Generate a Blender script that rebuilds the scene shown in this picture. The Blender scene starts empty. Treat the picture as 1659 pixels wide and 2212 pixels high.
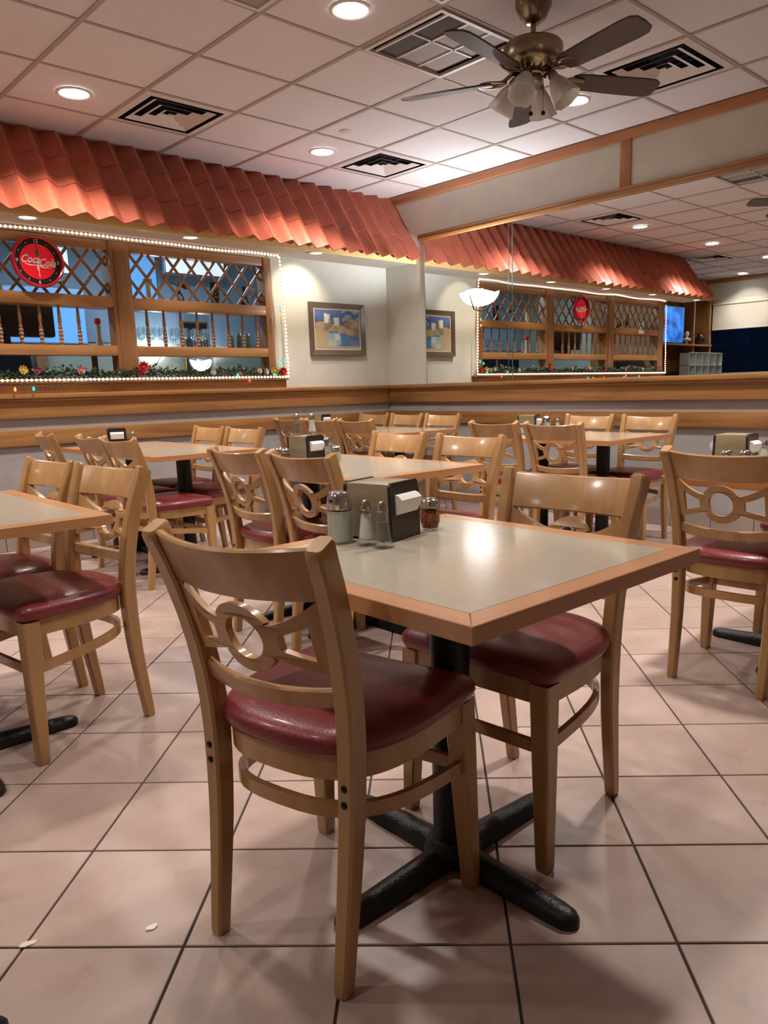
import bpy, bmesh, math, random
from mathutils import Vector, Matrix
random.seed(7)
R = math.radians
C = bpy.context.scene.collection
SC = bpy.context.scene

# ------------------------------------------------------------------ camera
H = 1.0535
cam_d = bpy.data.cameras.new('camera'); cam = bpy.data.objects.new('camera', cam_d); C.objects.link(cam)
cam_d.sensor_fit = 'VERTICAL'; cam_d.sensor_height = 36.0; cam_d.lens = 1644.33 / 2212 * 36
cam_d.shift_x = (829.5 - 886.22) / 2212; cam_d.shift_y = (1165.46 - 1106) / 2212
cam_d.clip_start = 0.02
def cam_rows(y, p, r):
    cy, sy, cp, sp, cr, sr = math.cos(y), math.sin(y), math.cos(p), math.sin(p), math.cos(r), math.sin(r)
    Rz = Matrix(((cy, sy, 0), (-sy, cy, 0), (0, 0, 1)))
    Rp = Matrix(((1, 0, 0), (0, cp, sp), (0, -sp, cp)))
    Rr = Matrix(((cr, 0, sr), (0, 1, 0), (-sr, 0, cr)))
    return Rr @ Rp @ Rz
CM = cam_rows(-0.756109203, -0.196231260, -0.0275941542)
rt, fw, up = CM[0], CM[1], CM[2]
cam.matrix_world = Matrix(((rt[0], up[0], -fw[0], 0), (rt[1], up[1], -fw[1], 0), (rt[2], up[2], -fw[2], H), (0, 0, 0, 1)))
SC.camera = cam
def to_px(x, y, z):
    v = CM @ Vector((x, y, z - H))
    return (886.22 + 1644.33 * v.x / v.y, 1165.46 - 1644.33 * v.z / v.y, v.y)

# ------------------------------------------------------------------ world, exposure
SC.view_settings.view_transform = 'Standard'; SC.view_settings.look = 'None'
SC.view_settings.exposure = 0.0; SC.view_settings.gamma = 1.0; SC.view_settings.use_curve_mapping = False
w = bpy.data.worlds.new('night'); SC.world = w; w.use_nodes = True
w.node_tree.nodes['Background'].inputs[0].default_value = (0.004, 0.008, 0.016, 1)
w.node_tree.nodes['Background'].inputs[1].default_value = 1.0
SC.cycles.caustics_reflective = False; SC.cycles.caustics_refractive = False
SC.cycles.sample_clamp_indirect = 4.0
SC.cycles.max_bounces = 10; SC.cycles.transparent_max_bounces = 12
# lamp powers (watts) and colours
P_DOWN, P_SOFF, P_SCONCE, P_BAR = 26.0, 11.0, 75.0, 42.0
WARM = (1.0, 0.90, 0.84)
COOLW = (0.93, 0.95, 1.0)

# ------------------------------------------------------------------ room measures
XR, YL, ZC = 5.2137, 5.7706, 2.8212
XL, YB, YN = -3.47, -2.2, 6.85

# ------------------------------------------------------------------ materials
def nmat(name):
    m = bpy.data.materials.new(name); m.use_nodes = True
    return m, m.node_tree.nodes, m.node_tree.links, m.node_tree.nodes['Principled BSDF']
def mat(name, col, rough=0.5, metal=0.0, var=0.0, vscale=6.0, bump=0.0, bscale=60.0, coat=0.0, trans=0.0, ior=1.45, alpha=1.0, rand=0.0, stretch=(1, 1, 1), emit=None, estr=0.0, spec=0.5):
    m, N, L, b = nmat(name)
    b.inputs['Base Color'].default_value = (*col, 1); b.inputs['Roughness'].default_value = rough
    b.inputs['Metallic'].default_value = metal; b.inputs['IOR'].default_value = ior
    b.inputs['Transmission Weight'].default_value = trans; b.inputs['Alpha'].default_value = alpha
    b.inputs['Coat Weight'].default_value = coat; b.inputs['Coat Roughness'].default_value = 0.12
    b.inputs['Specular IOR Level'].default_value = spec
    if emit:
        b.inputs['Emission Color'].default_value = (*emit, 1); b.inputs['Emission Strength'].default_value = estr
    tc = N.new('ShaderNodeTexCoord'); mp = N.new('ShaderNodeMapping'); mp.inputs['Scale'].default_value = stretch
    L.new(tc.outputs['Object'], mp.inputs['Vector'])
    if var or rand:
        nz = N.new('ShaderNodeTexNoise'); nz.inputs['Scale'].default_value = vscale; nz.inputs['Detail'].default_value = 5
        oi = N.new('ShaderNodeObjectInfo'); add = N.new('ShaderNodeVectorMath'); add.operation = 'MULTIPLY_ADD'
        L.new(oi.outputs['Random'], add.inputs[0]); add.inputs[1].default_value = (31, 17, 9)
        L.new(mp.outputs['Vector'], add.inputs[2]); L.new(add.outputs[0], nz.inputs['Vector'])
        rmp = N.new('ShaderNodeMapRange'); rmp.inputs[1].default_value = 0.3; rmp.inputs[2].default_value = 0.7
        rmp.inputs[3].default_value = 1 - var; rmp.inputs[4].default_value = 1 + var
        L.new(nz.outputs['Fac'], rmp.inputs[0])
        rr = N.new('ShaderNodeMapRange'); rr.inputs[3].default_value = 1 - rand; rr.inputs[4].default_value = 1 + rand
        L.new(oi.outputs['Random'], rr.inputs[0])
        mul = N.new('ShaderNodeMath'); mul.operation = 'MULTIPLY'; L.new(rmp.outputs[0], mul.inputs[0]); L.new(rr.outputs[0], mul.inputs[1])
        sc = N.new('ShaderNodeVectorMath'); sc.operation = 'SCALE'; sc.inputs[0].default_value = col
        L.new(mul.outputs[0], sc.inputs['Scale']); L.new(sc.outputs[0], b.inputs['Base Color'])
    if bump:
        nb = N.new('ShaderNodeTexNoise'); nb.inputs['Scale'].default_value = bscale; nb.inputs['Detail'].default_value = 4
        L.new(mp.outputs['Vector'], nb.inputs['Vector'])
        bp = N.new('ShaderNodeBump'); bp.inputs['Strength'].default_value = bump; bp.inputs['Distance'].default_value = 0.01
        L.new(nb.outputs['Fac'], bp.inputs['Height']); L.new(bp.outputs['Normal'], b.inputs['Normal'])
    return m
def wood(name, c1, c2, rough=0.35, axis='x', scale=9.0, coat=0.3, rand=0.06):
    m, N, L, b = nmat(name)
    b.inputs['Roughness'].default_value = rough; b.inputs['Coat Weight'].default_value = coat; b.inputs['Coat Roughness'].default_value = 0.15
    tc = N.new('ShaderNodeTexCoord'); mp = N.new('ShaderNodeMapping')
    s = {'x': (0.12, 1.6, 1.6), 'y': (1.6, 0.12, 1.6), 'z': (1.6, 1.6, 0.12)}[axis]; mp.inputs['Scale'].default_value = s
    oi = N.new('ShaderNodeObjectInfo'); add = N.new('ShaderNodeVectorMath'); add.operation = 'MULTIPLY_ADD'
    L.new(oi.outputs['Random'], add.inputs[0]); add.inputs[1].default_value = (13, 7, 5)
    L.new(tc.outputs['Object'], mp.inputs['Vector']); L.new(mp.outputs['Vector'], add.inputs[2])
    nz = N.new('ShaderNodeTexNoise'); nz.inputs['Scale'].default_value = scale; nz.inputs['Detail'].default_value = 7; nz.inputs['Distortion'].default_value = 1.2
    L.new(add.outputs[0], nz.inputs['Vector'])
    cr = N.new('ShaderNodeValToRGB'); cr.color_ramp.elements[0].position = 0.33; cr.color_ramp.elements[1].position = 0.62
    cr.color_ramp.elements[0].color = (*c2, 1); cr.color_ramp.elements[1].color = (*c1, 1)
    L.new(nz.outputs['Fac'], cr.inputs[0])
    rr = N.new('ShaderNodeMapRange'); rr.inputs[3].default_value = 1 - rand; rr.inputs[4].default_value = 1 + rand
    L.new(oi.outputs['Random'], rr.inputs[0])
    sc = N.new('ShaderNodeVectorMath'); sc.operation = 'SCALE'; L.new(cr.outputs[0], sc.inputs[0]); L.new(rr.outputs[0], sc.inputs['Scale'])
    L.new(sc.outputs[0], b.inputs['Base Color'])
    bp = N.new('ShaderNodeBump'); bp.inputs['Strength'].default_value = 0.05; bp.inputs['Distance'].default_value = 0.003
    L.new(nz.outputs['Fac'], bp.inputs['Height']); L.new(bp.outputs['Normal'], b.inputs['Normal'])
    return m
def glow(name, col, s):
    m, N, L, b = nmat(name)
    b.inputs['Base Color'].default_value = (*col, 1); b.inputs['Emission Color'].default_value = (*col, 1); b.inputs['Emission Strength'].default_value = s
    return m
def glassy(name, col=(0.95, 0.97, 0.97), rough=0.02, ior=1.45):
    # clear glass that lets lamp light through (glass mixed with transparent)
    m, N, L, b = nmat(name); out = N['Material Output']
    b.inputs['Base Color'].default_value = (*col, 1); b.inputs['Transmission Weight'].default_value = 1; b.inputs['Roughness'].default_value = rough; b.inputs['IOR'].default_value = ior
    tr = N.new('ShaderNodeBsdfTransparent'); tr.inputs[0].default_value = (*col, 1)
    mx = N.new('ShaderNodeMixShader'); mx.inputs[0].default_value = 0.18
    L.new(tr.outputs[0], mx.inputs[1]); L.new(b.outputs[0], mx.inputs[2]); L.new(mx.outputs[0], out.inputs[0])
    return m

M = {}
M['chairwood'] = wood('chair_beech', (0.44, 0.250, 0.097), (0.355, 0.190, 0.068), rough=0.36, axis='z', coat=0.45, rand=0.05)
M['vinyl'] = mat('burgundy_vinyl', (0.19, 0.028, 0.031), rough=0.33, var=0.12, vscale=7, bump=0.12, bscale=190, rand=0.06, coat=0.15)
M['bolt'] = mat('dark_bolt', (0.02, 0.018, 0.016), rough=0.35, metal=0.8)
M['laminate'] = mat('beige_laminate', (0.43, 0.395, 0.31), rough=0.16, var=0.035, vscale=26, coat=0.2)
M['edgewood'] = wood('table_edge_wood', (0.52, 0.265, 0.120), (0.45, 0.21, 0.088), rough=0.28, axis='x', coat=0.3, rand=0.03)
M['edgewood_y'] = wood('table_edge_wood_y', (0.52, 0.265, 0.120), (0.45, 0.21, 0.088), rough=0.28, axis='y', coat=0.3, rand=0.03)
M['blackiron'] = mat('black_iron', (0.012, 0.013, 0.013), rough=0.38, metal=0.2, bump=0.25, bscale=130)
M['oak_x'] = wood('golden_oak_x', (0.41, 0.205, 0.072), (0.25, 0.110, 0.036), rough=0.38, axis='x', scale=7, coat=0.2)
M['oak_y'] = wood('golden_oak_y', (0.41, 0.205, 0.072), (0.25, 0.110, 0.036), rough=0.38, axis='y', scale=7, coat=0.2)
M['oak_z'] = wood('golden_oak_z', (0.33, 0.165, 0.065), (0.23, 0.105, 0.038), rough=0.42, axis='z', scale=7, coat=0.15)
M['trimred'] = wood('reddish_trim', (0.40, 0.165, 0.062), (0.33, 0.125, 0.045), rough=0.4, axis='y', scale=6, coat=0.1)
M['wallpaper'] = mat('pale_wallpaper', (0.60, 0.60, 0.53), rough=0.75, var=0.05, vscale=5, bump=0.15, bscale=22)
M['wallgrey'] = mat('grey_wallpaper', (0.37, 0.365, 0.365), rough=0.7, var=0.06, vscale=5, bump=0.15, bscale=22)
M['ceilpanel'] = mat('ceiling_panel', (0.64, 0.60, 0.605), rough=0.85, var=0.02, vscale=3, bump=0.3, bscale=170, rand=0.02)
M['tbar'] = mat('ceiling_tbar', (0.36, 0.30, 0.27), rough=0.6)
M['plaster'] = mat('soffit_plaster', (0.53, 0.48, 0.43), rough=0.8, var=0.03)
M['grout'] = mat('dark_grout', (0.045, 0.036, 0.038), rough=0.9, var=0.15, vscale=14)
M['basetile'] = mat('base_tile', (0.34, 0.285, 0.25), rough=0.3, var=0.06, vscale=8, rand=0.06)
M['dark'] = mat('dark_void', (0.010, 0.010, 0.012), rough=0.95, spec=0.1)
M['ventwhite'] = mat('vent_enamel', (0.60, 0.55, 0.53), rough=0.45)
M['ventgrey'] = mat('vent_grey', (0.30, 0.26, 0.24), rough=0.6)
M['ventmesh'] = mat('vent_dark_filter', (0.075, 0.065, 0.065), rough=0.8)
M['chrome'] = mat('chrome', (0.75, 0.75, 0.76), rough=0.12, metal=1.0)
M['brass'] = mat('antique_brass', (0.30, 0.25, 0.16), rough=0.28, metal=1.0, var=0.05)
M['fanblade'] = wood('fan_blade_walnut', (0.050, 0.030, 0.026), (0.030, 0.019, 0.018), rough=0.5, axis='x', coat=0.05)
M['frost'] = mat('frosted_glass', (0.86, 0.86, 0.84), rough=0.5, trans=0.18)
M['glass'] = glassy('clear_glass')
M['salt'] = mat('white_grains', (0.80, 0.79, 0.74), rough=0.8, bump=0.3, bscale=600)
M['pepper'] = mat('pepper_grains', (0.20, 0.17, 0.14), rough=0.8, var=0.5, vscale=500)
M['flakes'] = mat('red_pepper_flakes', (0.40, 0.11, 0.035), rough=0.7, var=0.75, vscale=260, bump=0.6, bscale=300)
M['cheese'] = mat('grated_cheese', (0.75, 0.70, 0.52), rough=0.8, bump=0.4, bscale=400)
M['dispbody'] = wood('woodgrain_steel', (0.33, 0.27, 0.17), (0.27, 0.215, 0.13), rough=0.35, axis='y', scale=14, coat=0.3)
M['blackplastic'] = mat('black_plastic', (0.022, 0.017, 0.016), rough=0.35)
M['napkin'] = mat('white_paper', (0.78, 0.76, 0.74), rough=0.9)
M['terra'] = mat('terracotta_glaze', (0.40, 0.100, 0.055), rough=0.28, var=0.16, vscale=5, bump=0.1, bscale=30, rand=0.12, coat=0.2)
M['fascia'] = wood('yellow_pine_fascia', (0.78, 0.52, 0.20), (0.66, 0.42, 0.15), rough=0.5, axis='x', coat=0.05)
M['mirror'] = mat('mirror_silver', (0.86, 0.87, 0.86), rough=0.0, metal=1.0)
M['mirroredge'] = mat('mirror_edge', (0.16, 0.26, 0.24), rough=0.15, metal=0.3)
M['lens'] = glow('downlight_lens', (1.0, 0.93, 0.88), 15.0)
M['lens2'] = glow('soffit_lens', (1.0, 0.92, 0.84), 3.5)
M['sconceglass'] = glow('sconce_glass_lit', (1.0, 0.97, 0.95), 9.0)
M['ropebulb'] = glow('rope_bulb', (1.0, 0.74, 0.55), 2.2)
M['ropetube'] = mat('rope_tube', (0.75, 0.6, 0.52), rough=0.3, trans=0.4, emit=(1.0, 0.45, 0.30), estr=0.22)
M['leaf'] = mat('garland_leaf', (0.12, 0.17, 0.11), rough=0.5, var=0.35, vscale=25)
M['wire'] = mat('green_wire', (0.03, 0.05, 0.03), rough=0.6)
def flat(n, c, r=0.5): return mat(n, c, rough=r)
M['red'] = mat('red_petals', (0.55, 0.02, 0.03), rough=0.6, emit=None)
M['orange'] = flat('orange_petals', (0.80, 0.30, 0.04)); M['yellow'] = flat('yellow_petals', (0.75, 0.55, 0.10))
M['pink'] = flat('pink_petals', (0.70, 0.32, 0.30)); M['white'] = flat('white_petals', (0.72, 0.66, 0.58)); M['magenta'] = flat('magenta_petals', (0.40, 0.06, 0.20))
M['bulb_red'] = glow('bulb_red', (1.0, 0.06, 0.05), 2.5); M['bulb_green'] = glow('bulb_green', (0.02, 0.8, 0.5), 1.6); M['bulb_orange'] = glow('bulb_orange', (1.0, 0.25, 0.05), 2.2)
M['clockred'] = mat('clock_red', (0.62, 0.010, 0.022), rough=0.25, emit=(1.0, 0.02, 0.03), estr=0.22)
M['clockrim'] = mat('clock_rim', (0.50, 0.012, 0.03), rough=0.2, coat=0.5)
M['clockblack'] = mat('clock_black', (0.02, 0.02, 0.025), rough=0.3)
M['letter'] = mat('white_lettering', (0.85, 0.82, 0.82), rough=0.5)
M['bottlegreen'] = mat('bottle_green', (0.05, 0.16, 0.05), rough=0.3)
M['blind'] = mat('cream_blind', (0.72, 0.69, 0.58), rough=0.8)
M['windowpane'] = glassy('window_glass', (0.55, 0.65, 0.75))
M['screen'] = None
M['blackgold'] = mat('black_gold_glaze', (0.02, 0.016, 0.012), rough=0.2, metal=0.2, coat=0.5)
M['gold'] = mat('gold_leaf', (0.45, 0.30, 0.08), rough=0.35, metal=0.8)
M['bronze'] = mat('bronze', (0.12, 0.055, 0.03), rough=0.3, metal=0.9)
M['marble'] = mat('pale_stone', (0.55, 0.50, 0.42), rough=0.6, var=0.05)
M['pictureframe'] = wood('picture_frame_brown', (0.12, 0.08, 0.055), (0.085, 0.055, 0.04), rough=0.4, axis='x')
M['linen'] = flat('cream_linen', (0.62, 0.56, 0.42), 0.8)
M['barwall'] = mat('bar_wall_sage', (0.36, 0.38, 0.31), rough=0.7, var=0.04)
M['barblue'] = mat('bar_blue_wall', (0.24, 0.34, 0.44), rough=0.5, var=0.1, vscale=2)
M['cubby'] = mat('frosted_cubby', (0.55, 0.60, 0.57), rough=0.4)
M['steel'] = mat('steel_grey', (0.30, 0.31, 0.33), rough=0.3, metal=0.8)

# ------------------------------------------------------------------ mesh helpers
def link(name, bm, m, parent=None, loc=None, rot=None, smooth=False, kind=None):
    me = bpy.data.meshes.new(name)
    bmesh.ops.recalc_face_normals(bm, faces=bm.faces)
    bm.to_mesh(me); bm.free()
    if m is not None:
        for mm in (m if isinstance(m, list) else [m]): me.materials.append(mm)
    if smooth:
        me.polygons.foreach_set('use_smooth', [True] * len(me.polygons))
        if smooth != 'all': me.set_sharp_from_angle(angle=R(38))
    o = bpy.data.objects.new(name, me); C.objects.link(o)
    if parent: o.parent = parent
    if loc: o.location = loc
    if rot is not None: o.rotation_euler = rot if isinstance(rot, tuple) else (0, 0, rot)
    if kind: o['kind'] = kind
    return o
def inst(name, src, parent, loc=(0, 0, 0), rot=(0, 0, 0), scale=None):
    o = bpy.data.objects.new(name, src.data if hasattr(src, 'data') else src); C.objects.link(o); o.parent = parent
    o.location = loc; o.rotation_euler = rot
    if scale: o.scale = scale
    return o
def thing(name, label, cat, loc=(0, 0, 0), rotz=0, group=None):
    o = bpy.data.objects.new(name, None); C.objects.link(o); o.location = loc; o.rotation_euler = (0, 0, rotz)
    o.empty_display_size = 0.05; o['label'] = label; o['category'] = cat
    if group: o['group'] = group
    return o
def tag(o, label, cat, group=None):
    o['label'] = label; o['category'] = cat
    if group: o['group'] = group
    return o
def struct(o): o['kind'] = 'structure'; return o
def dup(root, loc, rotz, label=None, group=None):
    r = root.copy(); C.objects.link(r); r.location = loc; r.rotation_euler = (0, 0, rotz)
    if label: r['label'] = label
    if group: r['group'] = group
    for ch in list(root.children):
        c = ch.copy(); C.objects.link(c); c.parent = r
        for g in list(ch.children):
            d = g.copy(); C.objects.link(d); d.parent = c
    return r
def box(bm, x0, x1, y0, y1, z0, z1, bev=0.0):
    vs = [bm.verts.new(p) for p in ((x0, y0, z0), (x1, y0, z0), (x1, y1, z0), (x0, y1, z0), (x0, y0, z1), (x1, y0, z1), (x1, y1, z1), (x0, y1, z1))]
    fs = [bm.faces.new([vs[i] for i in f]) for f in ((3, 2, 1, 0), (4, 5, 6, 7), (0, 1, 5, 4), (1, 2, 6, 5), (2, 3, 7, 6), (3, 0, 4, 7))]
    if bev:
        es = set(e for f in fs for e in f.edges)
        bmesh.ops.bevel(bm, geom=list(es), offset=bev, segments=2, affect='EDGES', profile=0.6)
    return bm
def B(*a, bev=0.0): return box(bmesh.new(), *a, bev=bev)
def prism(bm, pts, z0, z1):
    n = len(pts); a = [bm.verts.new((p[0], p[1], z0)) for p in pts]; b = [bm.verts.new((p[0], p[1], z1)) for p in pts]
    bm.faces.new(a[::-1]); bm.faces.new(b)
    for i in range(n): bm.faces.new((a[i], a[(i + 1) % n], b[(i + 1) % n], b[i]))
    return bm
def lathe(bm, prof, seg=24, cx=0, cy=0, close=True, fl=None):
    rings = []
    for r, z in prof:
        if r < 1e-6: rings.append([bm.verts.new((cx, cy, z))])
        else: rings.append([bm.verts.new((cx + r * math.cos(2 * math.pi * k / seg) * (fl(k, seg, z) if fl else 1), cy + r * math.sin(2 * math.pi * k / seg) * (fl(k, seg, z) if fl else 1), z)) for k in range(seg)])
    for a, b in zip(rings, rings[1:]):
        if len(a) == 1 and len(b) == 1: continue
        for k in range(seg):
            k2 = (k + 1) % seg
            if len(a) == 1: bm.faces.new((a[0], b[k], b[k2]))
            elif len(b) == 1: bm.faces.new((a[k], a[k2], b[0]))
            else: bm.faces.new((a[k], a[k2], b[k2], b[k]))
    if close:
        if len(rings[0]) > 1: bm.faces.new(rings[0][::-1])
        if len(rings[-1]) > 1: bm.faces.new(rings[-1])
    return bm
def tube(bm, pts, rad, seg=8, cap=True):
    pts = [Vector(p) for p in pts]; rings = []
    n = len(pts); rr = rad if isinstance(rad, (list, tuple)) else [rad] * n
    prev = None
    for i, p in enumerate(pts):
        t = (pts[min(i + 1, n - 1)] - pts[max(i - 1, 0)]).normalized()
        if prev is None:
            a = Vector((0, 0, 1)) if abs(t.z) < 0.9 else Vector((1, 0, 0)); u = t.cross(a).normalized()
        else: u = (prev - t * prev.dot(t)).normalized()
        prev = u; v = t.cross(u)
        rings.append([bm.verts.new(p + (u * math.cos(2 * math.pi * k / seg) + v * math.sin(2 * math.pi * k / seg)) * rr[i]) for k in range(seg)])
    for a, b in zip(rings, rings[1:]):
        for k in range(seg): bm.faces.new((a[k], a[(k + 1) % seg], b[(k + 1) % seg], b[k]))
    if cap: bm.faces.new(rings[0][::-1]); bm.faces.new(rings[-1])
    return bm
def loft(bm, secs, cap=True, closed=False):
    rings = [[bm.verts.new(p) for p in s] for s in secs]; n = len(rings[0])
    pr = list(zip(rings, rings[1:])) + ([(rings[-1], rings[0])] if closed else [])
    for a, b in pr:
        for k in range(n): bm.faces.new((a[k], a[(k + 1) % n], b[(k + 1) % n], b[k]))
    if cap and not closed: bm.faces.new(rings[0][::-1]); bm.faces.new(rings[-1])
    return bm
def lerp(tab, t):
    for (a, b) in zip(tab, tab[1:]):
        if t <= b[0]: 
            k = (t - a[0]) / (b[0] - a[0]); k = max(0, k)
            return a[1] + (b[1] - a[1]) * k
    return tab[-1][1]
def curve_mesh(splines, ext, font=None, size=1.0, shear=0.0, bevel=0.0):
    if font is not None:
        cu = bpy.data.curves.new('t', 'FONT'); cu.body = font; cu.size = size; cu.shear = shear; cu.align_x = 'CENTER'; cu.align_y = 'CENTER'; cu.resolution_u = 3
        cu.offset = bevel
    else:
        cu = bpy.data.curves.new('t', 'CURVE'); cu.dimensions = '2D'; cu.fill_mode = 'BOTH'
        for pts in splines:
            sp = cu.splines.new('POLY'); sp.points.add(len(pts) - 1)
            for i, p in enumerate(pts): sp.points[i].co = (p[0], p[1], 0, 1)
            sp.use_cyclic_u = True
    cu.extrude = ext
    o = bpy.data.objects.new('t', cu); C.objects.link(o)
    dg = bpy.context.evaluated_depsgraph_get(); me = bpy.data.meshes.new_from_object(o.evaluated_get(dg))
    bpy.data.objects.remove(o); bm = bmesh.new(); bm.from_mesh(me); bpy.data.meshes.remove(me)
    bmesh.ops.remove_doubles(bm, verts=bm.verts, dist=1e-5)
    return bm
def arc(cx, cy, r, a0, a1, n): return [(cx + r * math.cos(R(a0 + (a1 - a0) * i / n)), cy + r * math.sin(R(a0 + (a1 - a0) * i / n))) for i in range(n + 1)]

# ================================================================== SETTING
# ---- floor : dark grout bed with diagonal ceramic tiles as children
floor = struct(link('floor', B(XL, XR, YB, YL, -0.06, -0.004), M['grout']))
def tile_material():
    m, N, L, b = nmat('pink_beige_floor_tile')
    tc = N.new('ShaderNodeTexCoord'); oi = N.new('ShaderNodeObjectInfo')
    geo = N.new('ShaderNodeNewGeometry')
    add = N.new('ShaderNodeVectorMath'); add.operation = 'MULTIPLY_ADD'; add.inputs[1].default_value = (11, 23, 5)
    L.new(oi.outputs['Random'], add.inputs[0]); L.new(geo.outputs['Position'], add.inputs[2])
    n1 = N.new('ShaderNodeTexNoise'); n1.inputs['Scale'].default_value = 5.5; n1.inputs['Detail'].default_value = 6; n1.inputs['Roughness'].default_value = 0.6
    L.new(add.outputs[0], n1.inputs['Vector'])
    cr = N.new('ShaderNodeValToRGB'); e = cr.color_ramp.elements
    e[0].position = 0.3; e[0].color = (0.370, 0.270, 0.228, 1); e[1].position = 0.7; e[1].color = (0.450, 0.348, 0.296, 1)
    L.new(n1.outputs['Fac'], cr.inputs[0])
    rr = N.new('ShaderNodeMapRange'); rr.inputs[3].default_value = 0.93; rr.inputs[4].default_value = 1.07; L.new(oi.outputs['Random'], rr.inputs[0])
    # dull grime marks, a property of the floor itself
    n2 = N.new('ShaderNodeTexNoise'); n2.inputs['Scale'].default_value = 14; n2.inputs['Detail'].default_value = 8; L.new(geo.outputs['Position'], n2.inputs['Vector'])
    g = N.new('ShaderNodeMapRange'); g.inputs[1].default_value = 0.60; g.inputs[2].default_value = 0.75; g.inputs[3].default_value = 1.0; g.inputs[4].default_value = 0.86; L.new(n2.outputs['Fac'], g.inputs[0])
    mu = N.new('ShaderNodeMath'); mu.operation = 'MULTIPLY'; L.new(rr.outputs[0], mu.inputs[0]); L.new(g.outputs[0], mu.inputs[1])
    sc = N.new('ShaderNodeVectorMath'); sc.operation = 'SCALE'; L.new(cr.outputs[0], sc.inputs[0]); L.new(mu.outputs[0], sc.inputs['Scale'])
    L.new(sc.outputs[0], b.inputs['Base Color'])
    r2 = N.new('ShaderNodeMapRange'); r2.inputs[3].default_value = 0.20; r2.inputs[4].default_value = 0.42; L.new(n1.outputs['Fac'], r2.inputs[0]); L.new(r2.outputs[0], b.inputs['Roughness'])
    bp = N.new('ShaderNodeBump'); bp.inputs['Strength'].default_value = 0.10; bp.inputs['Distance'].default_value = 0.01; L.new(n1.outputs['Fac'], bp.inputs['Height']); L.new(bp.outputs['Normal'], b.inputs['Normal'])
    return m
M['tile'] = tile_material()
TS, TA = 0.3175, R(-45.0); V0 = (1.230, 1.489)
def clip(poly, ax, lim, sgn):
    out = []
    for i in range(len(poly)):
        a, b = poly[i], poly[(i + 1) % len(poly)]
        ia, ib = sgn * (a[ax] - lim) <= 0, sgn * (b[ax] - lim) <= 0
        if ia: out.append(a)
        if ia != ib:
            t = (lim - a[ax]) / (b[ax] - a[ax]); out.append((a[0] + t * (b[0] - a[0]), a[1] + t * (b[1] - a[1])))
    return out
tiles = []
ca, sa = math.cos(TA), math.sin(TA)
for i in range(-22, 24):
    for j in range(-22, 24):
        g = 0.0027
        pl = []
        for u, v in ((i * TS + g, j * TS + g), ((i + 1) * TS - g, j * TS + g), ((i + 1) * TS - g, (j + 1) * TS - g), (i * TS + g, (j + 1) * TS - g)):
            pl.append((V0[0] + ca * u - sa * v, V0[1] + sa * u + ca * v))
        full = all(XL < p[0] < XR and YB < p[1] < YL for p in pl)
        for ax, lim, s in ((0, XR - 0.001, 1), (0, XL + 0.001, -1), (1, YL - 0.001, 1), (1, YB + 0.001, -1)):
            pl = clip(pl, ax, lim, s)
            if len(pl) < 3: break
        if len(pl) < 3: continue
        cx, cy = sum(p[0] for p in pl) / len(pl), sum(p[1] for p in pl) / len(pl)
        px, py, d = to_px(cx, cy, 0)
        vis = d > 0.3 and -250 < px < 1910 and 900 < py < 2500
        tiles.append((0 if vis else 1, d if vis else 99 + math.hypot(cx, cy), pl, (cx, cy), full))
tiles.sort(key=lambda t: (t[0], t[1]))
tbm = bmesh.new(); hs = TS / 2 - 0.0027
prism(tbm, [(-hs, -hs), (hs, -hs), (hs, hs), (-hs, hs)], -0.006, 0.0)
bmesh.ops.bevel(tbm, geom=[e for e in tbm.edges if all(v.co.z > -0.001 for v in e.verts)], offset=0.0015, segments=1, affect='EDGES')
tsrc = None; rest = bmesh.new()
for k, (vis, d, pl, c, full) in enumerate(tiles):
    if k < 295 and not vis:
        if full:
            if tsrc is None:
                tsrc = link('floor_tile', tbm, M['tile'], floor, loc=(c[0], c[1], 0), rot=TA)
            else: inst('floor_tile', tsrc, floor, (c[0], c[1], 0), (0, 0, TA))
        else: link('floor_tile', prism(bmesh.new(), pl, -0.006, 0), M['tile'], floor)
    else: prism(rest, pl, -0.006, 0)
link('floor_tiles_beyond', rest, M['tile'], floor, kind='stuff')

# ---- walls
def wall(name, *a, m='wallpaper'): return struct(link(name, B(*a), M[m]))
w_r = wall('wall_right', XR, XR + 0.12, YB, YL + 0.12, 0, ZC + 0.15)
link('lower_wallpaper', B(XR - 0.003, XR, YB, YL, 0.10, 0.93), M['wallgrey'], w_r)
w_l = wall('wall_back', XL, XR, YL, YL + 0.10, 0, 1.09)
link('lower_wallpaper', B(XL, XR - 0.003, YL - 0.003, YL, 0.10, 0.93), M['wallgrey'], w_l)
link('picture_wall', B(3.86, XR, YL, YL + 0.10, 1.09, ZC), M['wallpaper'], w_l)
link('header', B(-0.25, 3.86, YL, YL + 0.10, 2.175, ZC), M['wallpaper'], w_l)
wall('wall_recess', XL - 0.1, -0.25, YN, YN + 0.1, 0, ZC + 0.1)
wall('wall_divider', -0.25, -0.15, YL + 0.10, YN + 0.1, 0, ZC, m='oak_z')
wall('wall_front', XL - 0.1, XR + 0.12, YB - 0.1, YB, 0, ZC + 0.15)
w_w = wall('wall_left', XL - 0.12, XL, YB, YN, 0, 1.15)
link('above_window', B(XL - 0.12, XL, YB, YN, 2.42, ZC + 0.1), M['wallpaper'], w_w)
link('beside_window', B(XL - 0.12, XL, YB, 2.6, 1.15, 2.42), M['wallpaper'], w_w)
link('corner_pier', B(XL - 0.12, XL, 6.62, YN, 1.15, 2.42), M['oak_z'], w_w)

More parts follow.
